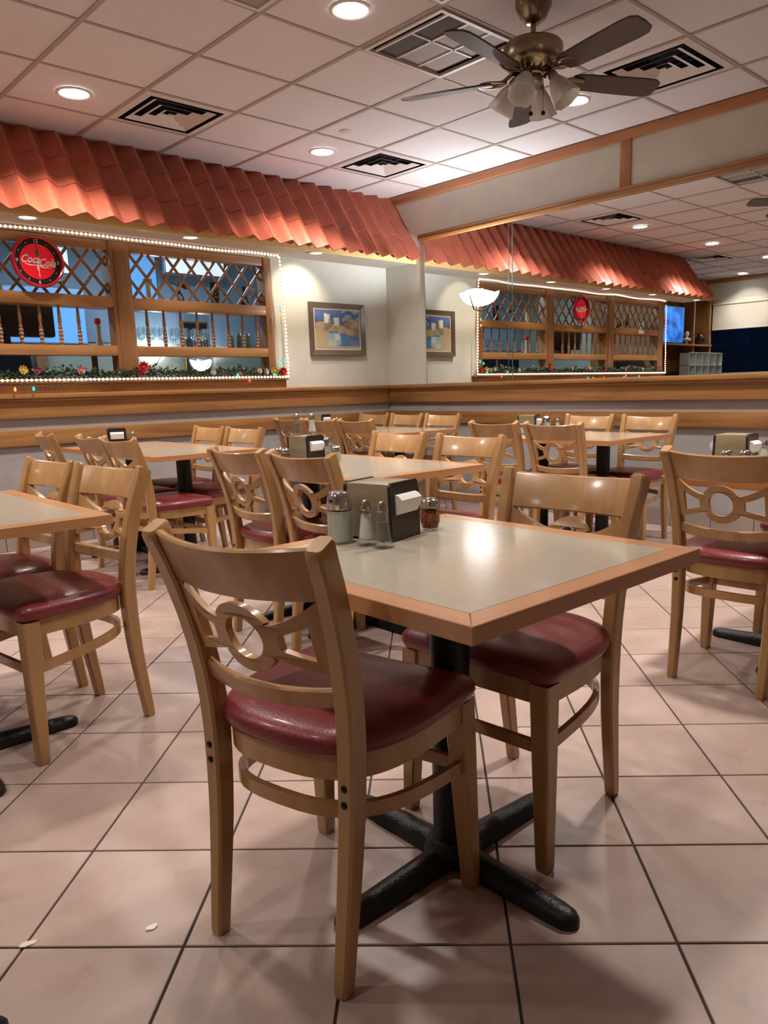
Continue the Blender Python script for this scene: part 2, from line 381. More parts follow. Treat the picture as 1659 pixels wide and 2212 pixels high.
# ---- ceiling : plenum slab, panels, runners
GX0, GY0, GS = 1.6893, 3.9864, 0.61
ceil = struct(link('ceiling', B(XL - 0.1, XR + 0.1, YB - 0.1, YN + 0.1, ZC + 0.09, ZC + 0.14), M['ceilpanel']))
special = {(1, 1): 'vent', (4, 1): 'vent', (4, -3): 'vent', (2, -2): 'return', (0, -2): 'plate', (1, -3): 'plate', (-5, 2): 'vent'}
pm = {}
for i in range(-9, 6):
    for j in range(-11, 5):
        x0, x1, y0, y1 = GX0 + i * GS, GX0 + (i + 1) * GS, GY0 + j * GS, GY0 + (j + 1) * GS
        if special.get((i, j)) in ('vent', 'return', 'plate'): continue
        cx0, cx1, cy0, cy1 = max(x0, XL), min(x1, XR), max(y0, YB), min(y1, YN)
        if cx1 - cx0 < 0.03 or cy1 - cy0 < 0.03: continue
        if cx0 > -0.2 and cy0 > 5.77: continue
        key = (round(cx1 - cx0, 3), round(cy1 - cy0, 3))
        if key not in pm:
            a, b_ = key[0] / 2 - 0.001, key[1] / 2 - 0.001
            o = link('ceiling_panel', B(-a, a, -b_, b_, 0, 0.015), M['ceilpanel'], ceil, loc=((cx0 + cx1) / 2, (cy0 + cy1) / 2, ZC + 0.001)); pm[key] = o
        else: inst('ceiling_panel', pm[key], ceil, ((cx0 + cx1) / 2, (cy0 + cy1) / 2, ZC + 0.001))
for i in range(-9, 7):
    x = GX0 + i * GS
    if XL < x < XR - 0.02: link('ceiling_runner', B(x - 0.013, x + 0.013, YB, YN, ZC - 0.004, ZC + 0.004), M['tbar'], ceil)
for j in range(-11, 6):
    y = GY0 + j * GS
    if YB < y < YN - 0.02: link('ceiling_cross_runner', B(XL, XR, y - 0.011, y + 0.011, ZC - 0.003, ZC + 0.0045), M['tbar'], ceil)

# ---- trims
def trim(name, *a, m='oak_y', bev=0.006): return struct(link(name, B(*a, bev=bev), M[m], smooth=True))
trim('trim_1', XR - 0.02, XR, YB, 5.73, 2.748, ZC - 0.004, m='trimred', bev=0.004)          # under the ceiling, right wall
for k, y in enumerate((3.16, 0.95)): trim('trim_%d' % (k + 2), XR - 0.016, XR, y - 0.043, y + 0.043, 2.432, 2.748, m='trimred', bev=0.003)
tm = trim('trim_4', XR - 0.030, XR, YB, 5.285, 2.372, 2.432, bev=0.008)                        # moulding over the mirror
link('moulding_bead', B(XR - 0.038, XR - 0.03, YB, 5.285, 2.382, 2.398, bev=0.003), M['oak_y'], tm, smooth=True)
link('moulding_bead', B(XR - 0.036, XR - 0.03, YB, 5.285, 2.408, 2.422, bev=0.002), M['oak_y'], tm, smooth=True)
t5 = trim('trim_5', XR - 0.065, XR, YB, YL - 0.065, 1.053, 1.090, bev=0.012)                   # ledge nosing, right wall
link('ledge_board', B(XR - 0.032, XR, YB, YL - 0.032, 0.919, 1.053, bev=0.006), M['oak_y'], t5, smooth=True)
link('ledge_cove', B(XR - 0.045, XR - 0.032, YB, YL - 0.045, 1.035, 1.053, bev=0.004), M['oak_y'], t5, smooth=True)
t6 = trim('trim_6', XL, XR, YL - 0.065, YL, 1.053, 1.090, m='oak_x', bev=0.012)                # ledge nosing, back wall
link('ledge_board', B(XL, XR - 0.0, YL - 0.032, YL, 0.919, 1.053, bev=0.006), M['oak_x'], t6, smooth=True)
link('ledge_cove', B(XL, XR - 0.0, YL - 0.045, YL - 0.032, 1.035, 1.053, bev=0.004), M['oak_x'], t6, smooth=True)
trim('trim_7', XR - 0.026, XR, YB, YL - 0.026, 0.727, 0.838, bev=0.008)                        # bumper boards
trim('trim_8', XL, XR, YL - 0.026, YL, 0.727, 0.838, m='oak_x', bev=0.008)
trim('trim_9', XL, XL + 0.02, YB, YN, 2.75, ZC - 0.004, m='trimred', bev=0.003)
trim('trim_10', XL, XL + 0.05, YB, YN, 1.10, 1.155, bev=0.01)
# cove base tiles
for nm, ax in (('baseboard_right', 'y'), ('baseboard_back', 'x')):
    if ax == 'y': base = struct(link(nm, B(XR - 0.008, XR - 0.003, YB, YL, 0, 0.125), M['grout']))
    else: base = struct(link(nm, B(XL, XR, YL - 0.008, YL - 0.003, 0, 0.125), M['grout']))
    src = None
    n = 26 if ax == 'y' else 28
    for k in range(n):
        if src is None:
            bm = B(-0.150, 0.150, -0.012, 0, 0.001, 0.124, bev=0.002)
            src = link('base_tile', bm, M['basetile'], base)
            o = src
        else: o = inst('base_tile', src, base)
        if ax == 'y': o.location = (XR - 0.008, YL - 0.172 - k * 0.3045, 0); o.rotation_euler = (0, 0, R(-90))
        else: o.location = (XR - 0.175 - k * 0.3045, YL - 0.008, 0)

# ---- window in the left wall (seen in the mirror)
win = struct(link('window_1', B(XL - 0.02, XL + 0.02, 2.6, 6.62, 2.38, 2.43), M['linen']))
link('window_jamb', B(XL - 0.02, XL + 0.02, 6.585, 6.63, 1.15, 2.38), M['linen'], win)
link('window_jamb', B(XL - 0.02, XL + 0.02, 2.6, 2.645, 1.15, 2.38), M['linen'], win)
link('window_sill', B(XL - 0.06, XL + 0.035, 2.6, 6.62, 1.15, 1.172), M['linen'], win)
link('window_mullion', B(XL - 0.02, XL + 0.01, 4.55, 4.60, 1.172, 2.38), M['linen'], win)
link('pane', B(XL - 0.012, XL - 0.006, 4.60, 6.585, 1.172, 2.38), M['windowpane'], win)
link('pane', B(XL - 0.012, XL - 0.006, 2.645, 4.55, 1.172, 2.38), M['windowpane'], win)
bl = thing('roller_blind', 'cream roller blind half lowered over the dark window, seen in the mirror', 'blind', (XL + 0.03, 4.62, 1.94))
link('blind_fabric', B(-0.002, 0.002, -1.95, 1.93, 0.01, 0.44), M['blind'], bl)
link('bottom_bar', B(-0.008, 0.008, -1.95, 1.93, -0.012, 0.012, bev=0.004), M['blind'], bl)
link('roller_tube', tube(bmesh.new(), [(0, -1.95, 0.435), (0, 1.93, 0.435)], 0.015), M['blind'], bl, smooth=True)

# ================================================================== TILED EAVE over the back wall
RX0, RX1 = -0.80, XR - 0.002
soff = struct(link('trim_11', B(RX0, XR, 5.36, YL, 2.20, 2.225), M['plaster']))                 # soffit
fas = struct(link('trim_12', B(RX0, XR, 5.344, 5.36, 2.185, 2.258, bev=0.003), M['fascia']))     # fascia board
roof = thing('tiled_eave', 'red glazed clay tile eave running along the back wall under the ceiling', 'roof', (0, 0, 0))
P0 = Vector((0, 5.735, ZC - 0.004)); P1 = Vector((0, 5.315, 2.200)); SL = (P1 - P0).length; dd = (P1 - P0).normalized(); nn = Vector((0, dd.z, -dd.y)); nn = nn if nn.y < 0 else -nn
dk = bmesh.new(); loft(dk, [[(x, 5.735, ZC - 0.006), (x, 5.42, 2.375), (x, 5.45, 2.36), (x, 5.76, ZC - 0.006)] for x in (RX0 + 0.06, XR - 0.002)])
link('roof_deck', dk, M['terra'], roof)
PT = 0.1805
def tile_sec(u):
    tri = 1 - abs(2 * u - 1) * 2          # +1 at middle, -1 at the edges
    c = -math.cos(2 * math.pi * u)
    v = 0.55 * tri + 0.45 * c
    return -0.027 * v                       # valley in the middle, crests at both edges
NU = 14; EXPO = SL / 3
rb = bmesh.new()
secs = []
for v, lift in ((0, 0.0), (1, 0.007)):
    top, bot = [], []
    for k in range(NU + 1):
        u = k / NU; x = (u - 0.5) * (PT + 0.004); z = tile_sec(u)
        p = dd * (v * (EXPO + 0.045) - 0.045) + nn * (z + 0.034 + lift)
        top.append((x, p.y, p.z)); q = p - nn * 0.010; bot.append((x, q.y, q.z))
    secs.append(top + bot[::-1])
loft(rb, secs)
rsrc = None
ncol = int((RX1 - RX0) / PT)
for row in range(3):
    for k in range(ncol + 1):
        cx = RX1 - 0.092 - k * PT
        lim = RX0 + 0.12 + (2 - row) * 0.15
        if cx < lim: continue
        base = P0 + dd * (row * EXPO)
        off = -0.001 * (k % 2)
        if rsrc is None: o = rsrc = link('roof_tile', rb, M['terra'], roof, smooth=True)
        else: o = inst('roof_tile', rsrc, roof)
        o.location = (cx, base.y + nn.y * off + 0.0, base.z + nn.z * off)
        o.rotation_euler = (0, 0, random.uniform(-0.004, 0.004))

# ================================================================== LATTICE PARTITION in the back wall
FY0, FY1 = YL - 0.02, YL + 0.10
lat = thing('lattice_divider', 'golden oak bar divider with lattice panels, shelves and turned spindles under the tiled eave', 'divider', (0, YL, 1.09))
def lpart(name, *a, m='oak_z', bev=0.004):
    x0, x1, y0, y1, z0, z1 = a
    return link(name, B(x0, x1, y0 - YL, y1 - YL, z0 - 1.09, z1 - 1.09, bev=bev), M[m], lat, smooth=True)
posts = [(-0.20, -0.06), (1.12, 1.30), (2.47, 2.625), (3.80, 3.87)]
for a, b_ in posts: lpart('divider_post', a, b_, FY0, FY1, 1.09, 2.17)
lpart('post_moulding', 2.50, 2.595, FY0 - 0.012, FY0, 1.20, 2.10)
lpart('post_moulding', 1.16, 1.26, FY0 - 0.012, FY0, 1.20, 2.10)
bays = [(posts[i][1], posts[i + 1][0]) for i in range(3)]
lpart('bottom_sill', -0.24, 3.95, YL - 0.045, FY0 + 0.0, 1.09, 1.163, m='oak_x', bev=0.006)
lpart('sill_cap', -0.26, 3.965, YL - 0.06, FY0 + 0.04, 1.155, 1.170, m='oak_x', bev=0.004)
sps = bmesh.new()
lathe(sps, [(0.010, 0), (0.012, 0.012), (0.016, 0.02), (0.0105, 0.032), (0.017, 0.045), (0.0115, 0.057), (0.018, 0.072), (0.012, 0.086), (0.0165, 0.098), (0.0105, 0.110), (0.015, 0.122), (0.009, 0.133), (0.0125, 0.140), (0.008, 0.147), (0.0135, 0.160), (0.012, 0.19), (0.0085, 0.265), (0.0078, 0.275)], seg=12)
spm = None
for bi, (a, b_) in enumerate(bays):
    lpart('top_rail', a, b_, FY0 + 0.01, FY1 - 0.02, 2.105, 2.17, m='oak_x')
    lpart('shelf_board', a, b_, FY0, FY1 + 0.06, 1.698, 1.776, m='oak_x')
    lpart('lower_shelf_board', a, b_, FY0, FY1 + 0.02, 1.352, 1.424, m='oak_x')
    # diamond lattice slats : crossing slats of two layers
    z0, z1 = 1.776, 2.105; yb = FY0 + 0.055; hgt = z1 - z0; st = 0.152
    for sgn, yo in ((1, 0.0), (-1, 0.011)):
        k = -8
        x = a - 0.28
        while x < b_ + 0.28:
            pa, pb = (x, z0), (x + 0.262, z1)
            if sgn < 0: pa, pb = (x + 0.262, z0), (x, z1)
            # clip to bay in x
            (xa, za), (xb, zb) = pa, pb
            if xa > xb: (xa, za), (xb, zb) = (xb, zb), (xa, za)
            if xb > a + 0.01 and xa < b_ - 0.01:
                sl = (zb - za) / (xb - xa)
                if xa < a: za += sl * (a - xa); xa = a
                if xb > b_: zb += sl * (b_ - xb); xb = b_
                t = Vector((xb - xa, 0, zb - za)); ln = t.length
                if ln > 0.02:
                    t.normalize(); n_ = Vector((-t.z, 0, t.x)) * 0.0100
                    s1 = Vector((xa, yb + yo - YL, za - 1.09)); s2 = Vector((xb, yb + yo - YL, zb - 1.09)); dy = Vector((0, 0.010, 0))
                    bm = bmesh.new(); loft(bm, [[s1 - n_, s1 + n_, s1 + n_ + dy, s1 - n_ + dy], [s2 - n_, s2 + n_, s2 + n_ + dy, s2 - n_ + dy]])
                    link('lattice_slat', bm, M['oak_z'], lat)
            x += st
    # spindles
    n = 9 if bi == 2 else 8
    xs0 = [2.743, 2.882, 3.025, 3.167, 3.305, 3.451, 3.589, 3.726] if bi == 2 else ([1.42 + 0.1335 * q for q in range(7)] if bi == 1 else [0.07 + 0.135 * q for q in range(8)])
    for xs in xs0:
        if spm is None: spm = link('spindle', sps, M['oak_z'], lat, loc=(xs, 0.03, 1.424 - 1.09), smooth=True)
        else: inst('spindle', spm, lat, (xs, 0.03, 1.424 - 1.09))

# ---- rope light round the divider
RL = [(-0.15, 2.185), (3.925, 2.190), (3.945, 1.75), (3.955, 1.181), (-0.19, 1.176), (-0.15, 2.185)]
rope = thing('rope_light', 'glowing rope light framing the oak bar divider', 'string lights', (0, YL - 0.075, 1.17))
def rp(x, z): return (x, 0.0, z - 1.17)
rpts = []
for (a, b_) in zip(RL, RL[1:]):
    n = max(2, int(math.hypot(b_[0] - a[0], b_[1] - a[1]) / 0.05))
    for k in range(n):
        t = k / n; x = a[0] + (b_[0] - a[0]) * t; z = a[1] + (b_[1] - a[1]) * t
        if a[1] > 2.1 and b_[1] > 2.1: z += -0.010 * abs(math.sin(x * 2.6)) + 0.004 * math.sin(x * 7)
        x += 0.003 * math.sin(z * 25)
        rpts.append((x, z))
link('tube', tube(bmesh.new(), [rp(*p) for p in rpts], 0.0055, seg=7), M['ropetube'], rope, smooth=True)
bb = bmesh.new(); acc = 0; last = None
for (a, b_) in zip(rpts, rpts[1:]):
    L_ = math.hypot(b_[0] - a[0], b_[1] - a[1]); t = 0.031 - acc
    while t < L_:
        q = t / L_
        bmesh.ops.create_icosphere(bb, subdivisions=1, radius=0.0108, matrix=Matrix.Translation((a[0] + (b_[0] - a[0]) * q, -0.003, a[1] + (b_[1] - a[1]) * q - 1.17)))
        t += 0.031
    acc = L_ - (t - 0.031)
link('bulbs', bb, M['ropebulb'], rope, kind='stuff')

# ---- garland with flowers on the sill
gar = thing('garland', 'artificial leafy garland with silk flowers lying along the sill of the bar divider', 'garland', (1.9, YL - 0.050, 1.172))
lb = bmesh.new()
for k in range(4200):
    x = random.uniform(-2.0, 2.02); r = abs(random.gauss(0, 0.024)); z = 0.012 + min(0.085, abs(random.gauss(0.028, 0.026))) * (0.8 + 0.2 * math.sin(x * 9)); y = random.uniform(-0.016, 0.018)
    a, e, l_, w_ = random.uniform(0, 6.28), random.uniform(-0.2, 1.1), random.uniform(0.024, 0.045), random.uniform(0.008, 0.014)
    t = Vector((math.cos(a) * math.cos(e), math.sin(a) * math.cos(e), math.sin(e))); s = t.cross(Vector((0.3, 0.2, 1))).normalized() * w_
    p = Vector((x, y, z)); q = [p, p + t * l_ * 0.5 + s, p + t * l_, p + t * l_ * 0.5 - s]
    q[2] -= Vector((0, 0, 0.004))
    if min(v.z for v in q) < 0.001: continue
    bm_v = [lb.verts.new(v) for v in q]; lb.faces.new(bm_v)
link('leaves', lb, M['leaf'], gar, kind='stuff')
link('stem', tube(bmesh.new(), [(-2.0 + 0.1 * k, 0.006 * math.sin(k * 1.7), 0.012 + 0.004 * math.sin(k)) for k in range(41)], 0.004, seg=6), M['wire'], gar)
def flower(x, z, r, m, lab, n=9):
    bm = bmesh.new()
    for ly in range(2):
        for k in range(n):
            a = 2 * math.pi * (k + 0.5 * ly) / n; rr = r * (1 - 0.35 * ly)
            t = Vector((math.cos(a), -0.35 - 0.3 * ly, math.sin(a))).normalized(); s = t.cross(Vector((0, 1, 0))).normalized() * rr * 0.36
            vs = [bm.verts.new(v) for v in (Vector((0, 0, 0)), t * rr * 0.55 + s, t * rr, t * rr * 0.55 - s, t * rr * 0.5 + Vector((0, 0.006, 0)))]
            bm.faces.new((vs[0], vs[1], vs[4])); bm.faces.new((vs[1], vs[2], vs[4])); bm.faces.new((vs[2], vs[3], vs[4])); bm.faces.new((vs[3], vs[0], vs[4]))
    bmesh.ops.create_icosphere(bm, subdivisions=1, radius=r * 0.25, matrix=Matrix.Translation((0, -r * 0.25, 0)))
    o = link('flower', bm, M[m], gar, loc=(x - 1.9, -0.020, z - 1.172 + 0.02)); o['label'] = lab
flower(2.63, 1.245, 0.05, 'red', 'large red silk flower at the middle post'); flower(2.60, 1.20, 0.03, 'red', 'small red silk flower')
flower(3.81, 1.212, 0.045, 'yellow', 'yellow orange silk flower'); flower(3.90, 1.205, 0.045, 'red', 'bright red silk flower at the right end')
flower(2.16, 1.225, 0.035, 'pink', 'pink silk rose'); flower(1.77, 1.23, 0.035, 'yellow', 'pale yellow silk flower'); flower(1.86, 1.225, 0.03, 'magenta', 'magenta silk flower')
flower(3.66, 1.215, 0.03, 'white', 'cream silk flower'); flower(3.73, 1.21, 0.03, 'white', 'cream silk flower'); flower(3.22, 1.205, 0.03, 'white', 'cream silk flower'); flower(3.47, 1.195, 0.022, 'pink', 'small pink silk flower')
flower(1.4, 1.21, 0.035, 'red', 'red silk flower'); flower(0.9, 1.215, 0.035, 'pink', 'pink silk flower'); flower(0.45, 1.21, 0.03, 'white', 'cream silk flower'); flower(0.05, 1.21, 0.035, 'red', 'red silk flower at the left end')
# ---- coloured mini lights
xm = thing('mini_light_string', 'string of red, green and orange mini bulbs woven through the garland', 'string lights', (1.9, YL - 0.085, 1.172))
bl_pts = [(1.70, 1.118, 'bulb_orange'), (1.82, 1.120, 'bulb_green'), (3.44, 1.200, 'bulb_green'), (3.55, 1.155, 'bulb_red'), (3.80, 1.196, 'bulb_green'), (3.86, 1.30, 'bulb_green'), (3.92, 1.32, 'bulb_green'), (3.90, 1.705, 'bulb_orange'), (3.90, 1.765, 'bulb_green'), (1.45, 1.12, 'bulb_red'), (0.95, 1.12, 'bulb_green'), (0.9, 1.14, 'bulb_orange'), (0.55, 1.13, 'bulb_green')]
wp = [(x - 1.9, 0, z - 1.172 + 0.014) for x, z, _ in sorted(bl_pts[:7] + bl_pts[9:])]
link('cord', tube(bmesh.new(), wp + [(2.0, 0, 0.54), (2.0, 0, 0.60)], 0.0016, seg=5), M['wire'], xm)
bsrc = {}
for x, z, m in bl_pts:
    bm = bmesh.new(); lathe(bm, [(0, -0.016), (0.006, -0.012), (0.009, -0.002), (0.006, 0.008), (0.0045, 0.014), (0, 0.015)], seg=10)
    link('bulb', bm, M[m], xm, loc=(x - 1.9, 0, z - 1.172), smooth=True)

# ---- advertising clock on the left bay
ck = thing('wall_clock', 'round red and black advertising clock with a white script logo hung on the lattice', 'clock', (1.955, YL - 0.055, 1.972), R(0))
def disc(bm, r, y0, y1, seg=64, r2=None):
    lathe(bm, [(r, y0), (r2 or r, y1)], seg=seg); bmesh.ops.rotate(bm, verts=bm.verts, cent=(0, 0, 0), matrix=Matrix.Rotation(R(90), 3, 'X')); return bm
def ylathe(prof, seg=64):
    bm = bmesh.new(); lathe(bm, prof, seg=seg, close=False); bmesh.ops.rotate(bm, verts=bm.verts, cent=(0, 0, 0), matrix=Matrix.Rotation(R(90), 3, 'X')); return bm   # +z -> -y
link('back_plate', disc(bmesh.new(), 0.158, -0.02, 0.0), M['clockblack'], ck, smooth=True)
link('rim', ylathe([(0.158, 0.0), (0.172, 0.0), (0.174, 0.012), (0.168, 0.026), (0.160, 0.030), (0.152, 0.024), (0.150, 0.002)]), M['clockrim'], ck, smooth=True)
link('dial', disc(bmesh.new(), 0.116, 0.0, 0.004), M['clockred'], ck, smooth=True)
def ctext(s, size, x, z, y=-0.006, shear=0.0, m='letter', parent=ck, off=0.0, name='numeral', sx=1.0):
    bm = curve_mesh(None, 0.0006, font=s, size=size, shear=shear, bevel=off)
    bmesh.ops.scale(bm, verts=bm.verts, vec=(sx, 1, 1))
    bmesh.ops.rotate(bm, verts=bm.verts, cent=(0, 0, 0), matrix=Matrix.Rotation(R(90), 3, 'X'))
    return link(name, bm, M[m], parent, loc=(x, y, z))
for s, a in (('12', 90), ('3', 0), ('6', 270), ('9', 180)): ctext(s, 0.032, 0.134 * math.cos(R(a)), 0.134 * math.sin(R(a)), y=-0.003, off=0.0006)
for h in range(12):
    if h % 3: 
        a = R(30 * h); bm = bmesh.new(); bmesh.ops.create_icosphere(bm, subdivisions=1, radius=0.0045); bmesh.ops.scale(bm, verts=bm.verts, vec=(1, 0.3, 1)); link('hour_dot', bm, M['letter'], ck, loc=(0.134 * math.cos(a), -0.002, 0.134 * math.sin(a)))
lg = ctext('Coca', 0.072, -0.052, 0.012, y=-0.006, shear=0.45, off=0.0016, name='script_logo', sx=0.82)
lg2 = ctext('Cola', 0.072, 0.056, -0.006, y=-0.006, shear=0.45, off=0.0016, name='script_logo', sx=0.82)
bm = bmesh.new(); tube(bm, [(-0.005, 0, 0.002), (0.005, 0, 0.004)], 0.003, seg=5); link('script_hyphen', bm, M['letter'], ck, loc=(0.0, -0.006, 0.0))
bm = bmesh.new(); tube(bm, [(-0.085, 0, -0.018), (-0.05, 0, -0.026), (-0.01, 0, -0.024), (0.03, 0, -0.036), (0.08, 0, -0.038)], [0.002, 0.004, 0.003, 0.004, 0.0015], seg=5); bmesh.ops.scale(bm, verts=bm.verts, vec=(1, 0.3, 1)); link('script_swash', bm, M['letter'], ck, loc=(0, -0.006, 0))
bt = bmesh.new(); lathe(bt, [(0, 0.106), (0.004, 0.105), (0.004, 0.088), (0.011, 0.068), (0.012, 0.058), (0.010, 0.05), (0.012, 0.04), (0, 0.038)], seg=12); bmesh.ops.scale(bt, verts=bt.verts, vec=(1, 0.25, 1)); link('bottle_motif', bt, M['bottlegreen'], ck, loc=(0, -0.005, 0), smooth=True)
bm = bmesh.new(); box(bm, -0.0022, 0.0022, -0.011, -0.009, -0.10, 0.01); link('minute_hand', bm, M['letter'], ck)
bm = bmesh.new(); box(bm, -0.003, 0.003, -0.0085, -0.007, -0.055, 0.008); link('hour_hand', bm, M['letter'], ck, rot=(0, R(8), 0))

# ---- ornaments on the shelf of the divider
SZ = 1.777; SY = YL + 0.125
def orn(name, lab, cat, x, prof, m, seg=20, y=SY, z=SZ):
    bm = bmesh.new(); lathe(bm, prof, seg=seg); o = link(name, bm, M[m], loc=(x, y, z), smooth=True); return tag(o, lab, cat)
orn('pedestal_ornament', 'cream stone column ornament on the divider shelf beside the middle post', 'ornament', 2.82, [(0.036, 0), (0.036, 0.014), (0.026, 0.02), (0.02, 0.03), (0.018, 0.12), (0.022, 0.135), (0.032, 0.145), (0.036, 0.15), (0.036, 0.165), (0, 0.165)], 'marble')
v1 = thing('vase', 'black cylindrical vase with gold painting on the divider shelf', 'vase', (3.40, SY, SZ))
link('body', lathe(bmesh.new(), [(0.018, 0), (0.028, 0.01), (0.036, 0.04), (0.038, 0.12), (0.040, 0.18), (0.036, 0.18), (0.033, 0.12), (0.0, 0.03)], seg=24, close=False), M['blackgold'], v1, smooth=True)
bm = bmesh.new()
for k in range(12):
    a = -1.9 + random.uniform(-0.7, 0.7); z = random.uniform(0.05, 0.16)
    p = Vector((0.0395 * math.cos(a), 0.0395 * math.sin(a), z)); bmesh.ops.create_icosphere(bm, subdivisions=1, radius=0.006, matrix=Matrix.Translation(p) @ Matrix.Diagonal((1, 1, 1.8, 1)))
link('gold_painting', bm, M['gold'], v1)
orn('bottle_vase', 'slim black bottle vase with a narrow neck on the divider shelf', 'vase', 3.68, [(0.02, 0), (0.034, 0.015), (0.038, 0.04), (0.03, 0.065), (0.012, 0.10), (0.010, 0.14), (0.018, 0.165), (0.020, 0.168), (0.008, 0.16), (0, 0.15)], 'blackgold')
orn('glass_vase', 'clear cut glass vase at the right end of the divider shelf', 'vase', 3.96 - 0.21 + 0.02, [(0.022, 0), (0.028, 0.02), (0.02, 0.05), (0.036, 0.10), (0.028, 0.14), (0.034, 0.155), (0.030, 0.155), (0.02, 0.14), (0.03, 0.10), (0, 0.055)], 'glass', y=SY + 0.01)
fg = thing('dancer_figurine', 'dark bronze dancing figure with raised arms on the divider shelf', 'figurine', (3.08, SY, SZ))
link('plinth', lathe(bmesh.new(), [(0.03, 0), (0.03, 0.01), (0, 0.01)], seg=16), M['marble'], fg)
def skin_figure(name, verts, edges, rad, m, parent, loc=(0, 0, 0)):
    me = bpy.data.meshes.new(name); me.from_pydata(verts, edges, []); o = bpy.data.objects.new(name, me); C.objects.link(o)
    md = o.modifiers.new('s', 'SKIN'); md.use_smooth_shade = True
    for i, r in enumerate(rad): me.skin_vertices[0].data[i].radius = (r, r)
    me.skin_vertices[0].data[0].use_root = True
    o.modifiers.new('u', 'SUBSURF').levels = 1
    dg = bpy.context.evaluated_depsgraph_get(); nm = bpy.data.meshes.new_from_object(o.evaluated_get(dg)); bpy.data.objects.remove(o)
    nm.materials.append(M[m]); q = bpy.data.objects.new(name, nm); C.objects.link(q); q.parent = parent; q.location = loc; return q
fv = [(0, 0, .085), (0, 0, .115), (0, 0, .135), (0.002, 0, .147), (0.003, 0, .160), (-.018, 0, .133), (-.038, 0, .145), (-.062, 0, .156), (.018, 0, .132), (.038, 0, .118), (.058, 0, .135), (-.010, 0, .078), (-.012, 0, .045), (-.014, 0, .012), (.012, 0, .076), (.030, 0, .05), (.036, 0, .014)]
fe = [(0, 1), (1, 2), (2, 3), (3, 4), (2, 5), (5, 6), (6, 7), (2, 8), (8, 9), (9, 10), (0, 11), (11, 12), (12, 13), (0, 14), (14, 15), (15, 16)]
skin_figure('figure', fv, fe, [.011, .009, .011, .005, .010, .006, .005, .004, .006, .005, .004, .009, .006, .005, .009, .006, .005], 'bronze', fg)
bm = bmesh.new(); lathe(bm, [(0.028, -0.003), (0.020, 0.003), (0, 0.006)], seg=18); bmesh.ops.rotate(bm, verts=bm.verts, cent=(0, 0, 0), matrix=Matrix.Rotation(R(75), 3, 'X')); link('shield', bm, M['bronze'], fg, loc=(0.058, 0, 0.135), smooth=True)
# left bay ornaments, seen in the mirror
orn('bulbous_vase', 'dark bulbous vase with a flared lip in the far left bay, seen in the mirror', 'vase', 0.78, [(0.022, 0), (0.045, 0.04), (0.04, 0.08), (0.016, 0.12), (0.028, 0.15), (0.02, 0.15), (0, 0.1)], 'blackgold')
orn('tall_dark_vase', 'tall dark vase beside the bulbous vase in the far left bay, seen in the mirror', 'vase', 0.55, [(0.018, 0), (0.034, 0.05), (0.036, 0.12), (0.015, 0.18), (0.024, 0.20), (0.016, 0.2), (0, 0.15)], 'blackgold')
orn('pale_jar', 'pale glass jar at the left end of the divider shelf, seen in the mirror', 'jar', 0.12, [(0.03, 0), (0.05, 0.03), (0.055, 0.09), (0.035, 0.13), (0.04, 0.145), (0.032, 0.145), (0.045, 0.09), (0, 0.02)], 'cubby')
tag(link('shelf_card', B(-0.07, 0.07, -0.003, 0, -0.02, 0.028), M['napkin'], loc=(0.42, FY0 - 0.001, 1.735)), 'small white card fixed to the shelf edge of the left bay, seen in the mirror', 'card')

# ================================================================== BAR ROOM behind the lattice
BX0, BX1, BY1, BZ = -0.15, 6.4, 8.3, 2.72
bw = struct(link('wall_bar', B(BX0, BX1, BY1, BY1 + 0.1, 0, BZ), M['barwall']))
link('bar_wall_side', B(BX1, BX1 + 0.1, YL + 0.10, BY1, 0, BZ), M['barwall'], bw)
link('bar_wall_left', B(BX0 - 0.1, BX0, YN + 0.1, BY1, 0, BZ), M['barwall'], bw)
link('bar_wall_near', B(XR, BX1, YL, YL + 0.10, 0, BZ), M['barwall'], bw)
link('bar_upper_wall', B(BX0, BX1, BY1 - 0.02, BY1, 1.62, BZ), M['barblue'], bw)
link('bar_ceiling', B(BX0, BX1, YL + 0.10, BY1, BZ, BZ + 0.05), M['barblue'], bw)
link('bar_floor', B(BX0, BX1, YL + 0.10, BY1, -0.06, -0.002), M['grout'], bw)
# glowing panels added to imitate the blue and white reflections behind the lattice
M['blueglow'] = glow('added_blue_glow', (0.10, 0.30, 0.62), 0.85); M['whiteglow'] = glow('added_white_glow', (0.62, 0.72, 0.80), 0.95)
for nm, lab, x0, x1, z0, z1, yy, m in (
    ('added_glow_panel', 'added blue glow panel imitating a reflection behind the lattice beside the middle post', 3.52, 4.0, 2.02, 2.55, 8.15, 'blueglow'),
    ('added_glow_panel', 'added white glow panel imitating a reflection behind the lattice of the right bay', 4.05, 4.75, 2.35, 2.62, 8.0, 'whiteglow'),
    ('added_glow_panel', 'added white glow panel imitating a reflection behind the lattice of the middle bay', 2.72, 3.05, 2.28, 2.55, 8.1, 'whiteglow'),
    ('added_glow_panel', 'added blue glow panel imitating a reflection behind the spindles of the middle bay', 2.45, 3.2, 1.60, 2.12, 8.18, 'blueglow'),
    ('added_glow_panel', 'added white glow panel imitating a reflection behind the lattice near the red clock', 1.9, 2.35, 2.30, 2.60, 8.1, 'whiteglow')):
    t = thing(nm, lab, 'light box', ((x0 + x1) / 2, yy, z0)); a, h_ = (x1 - x0) / 2, z1 - z0
    link('housing', B(-a - 0.015, a + 0.015, 0, 0.06, -0.015, h_ + 0.015, bev=0.004), M['steel'], t); link('glow_sheet', B(-a, a, -0.004, 0, 0, h_), M[m], t)
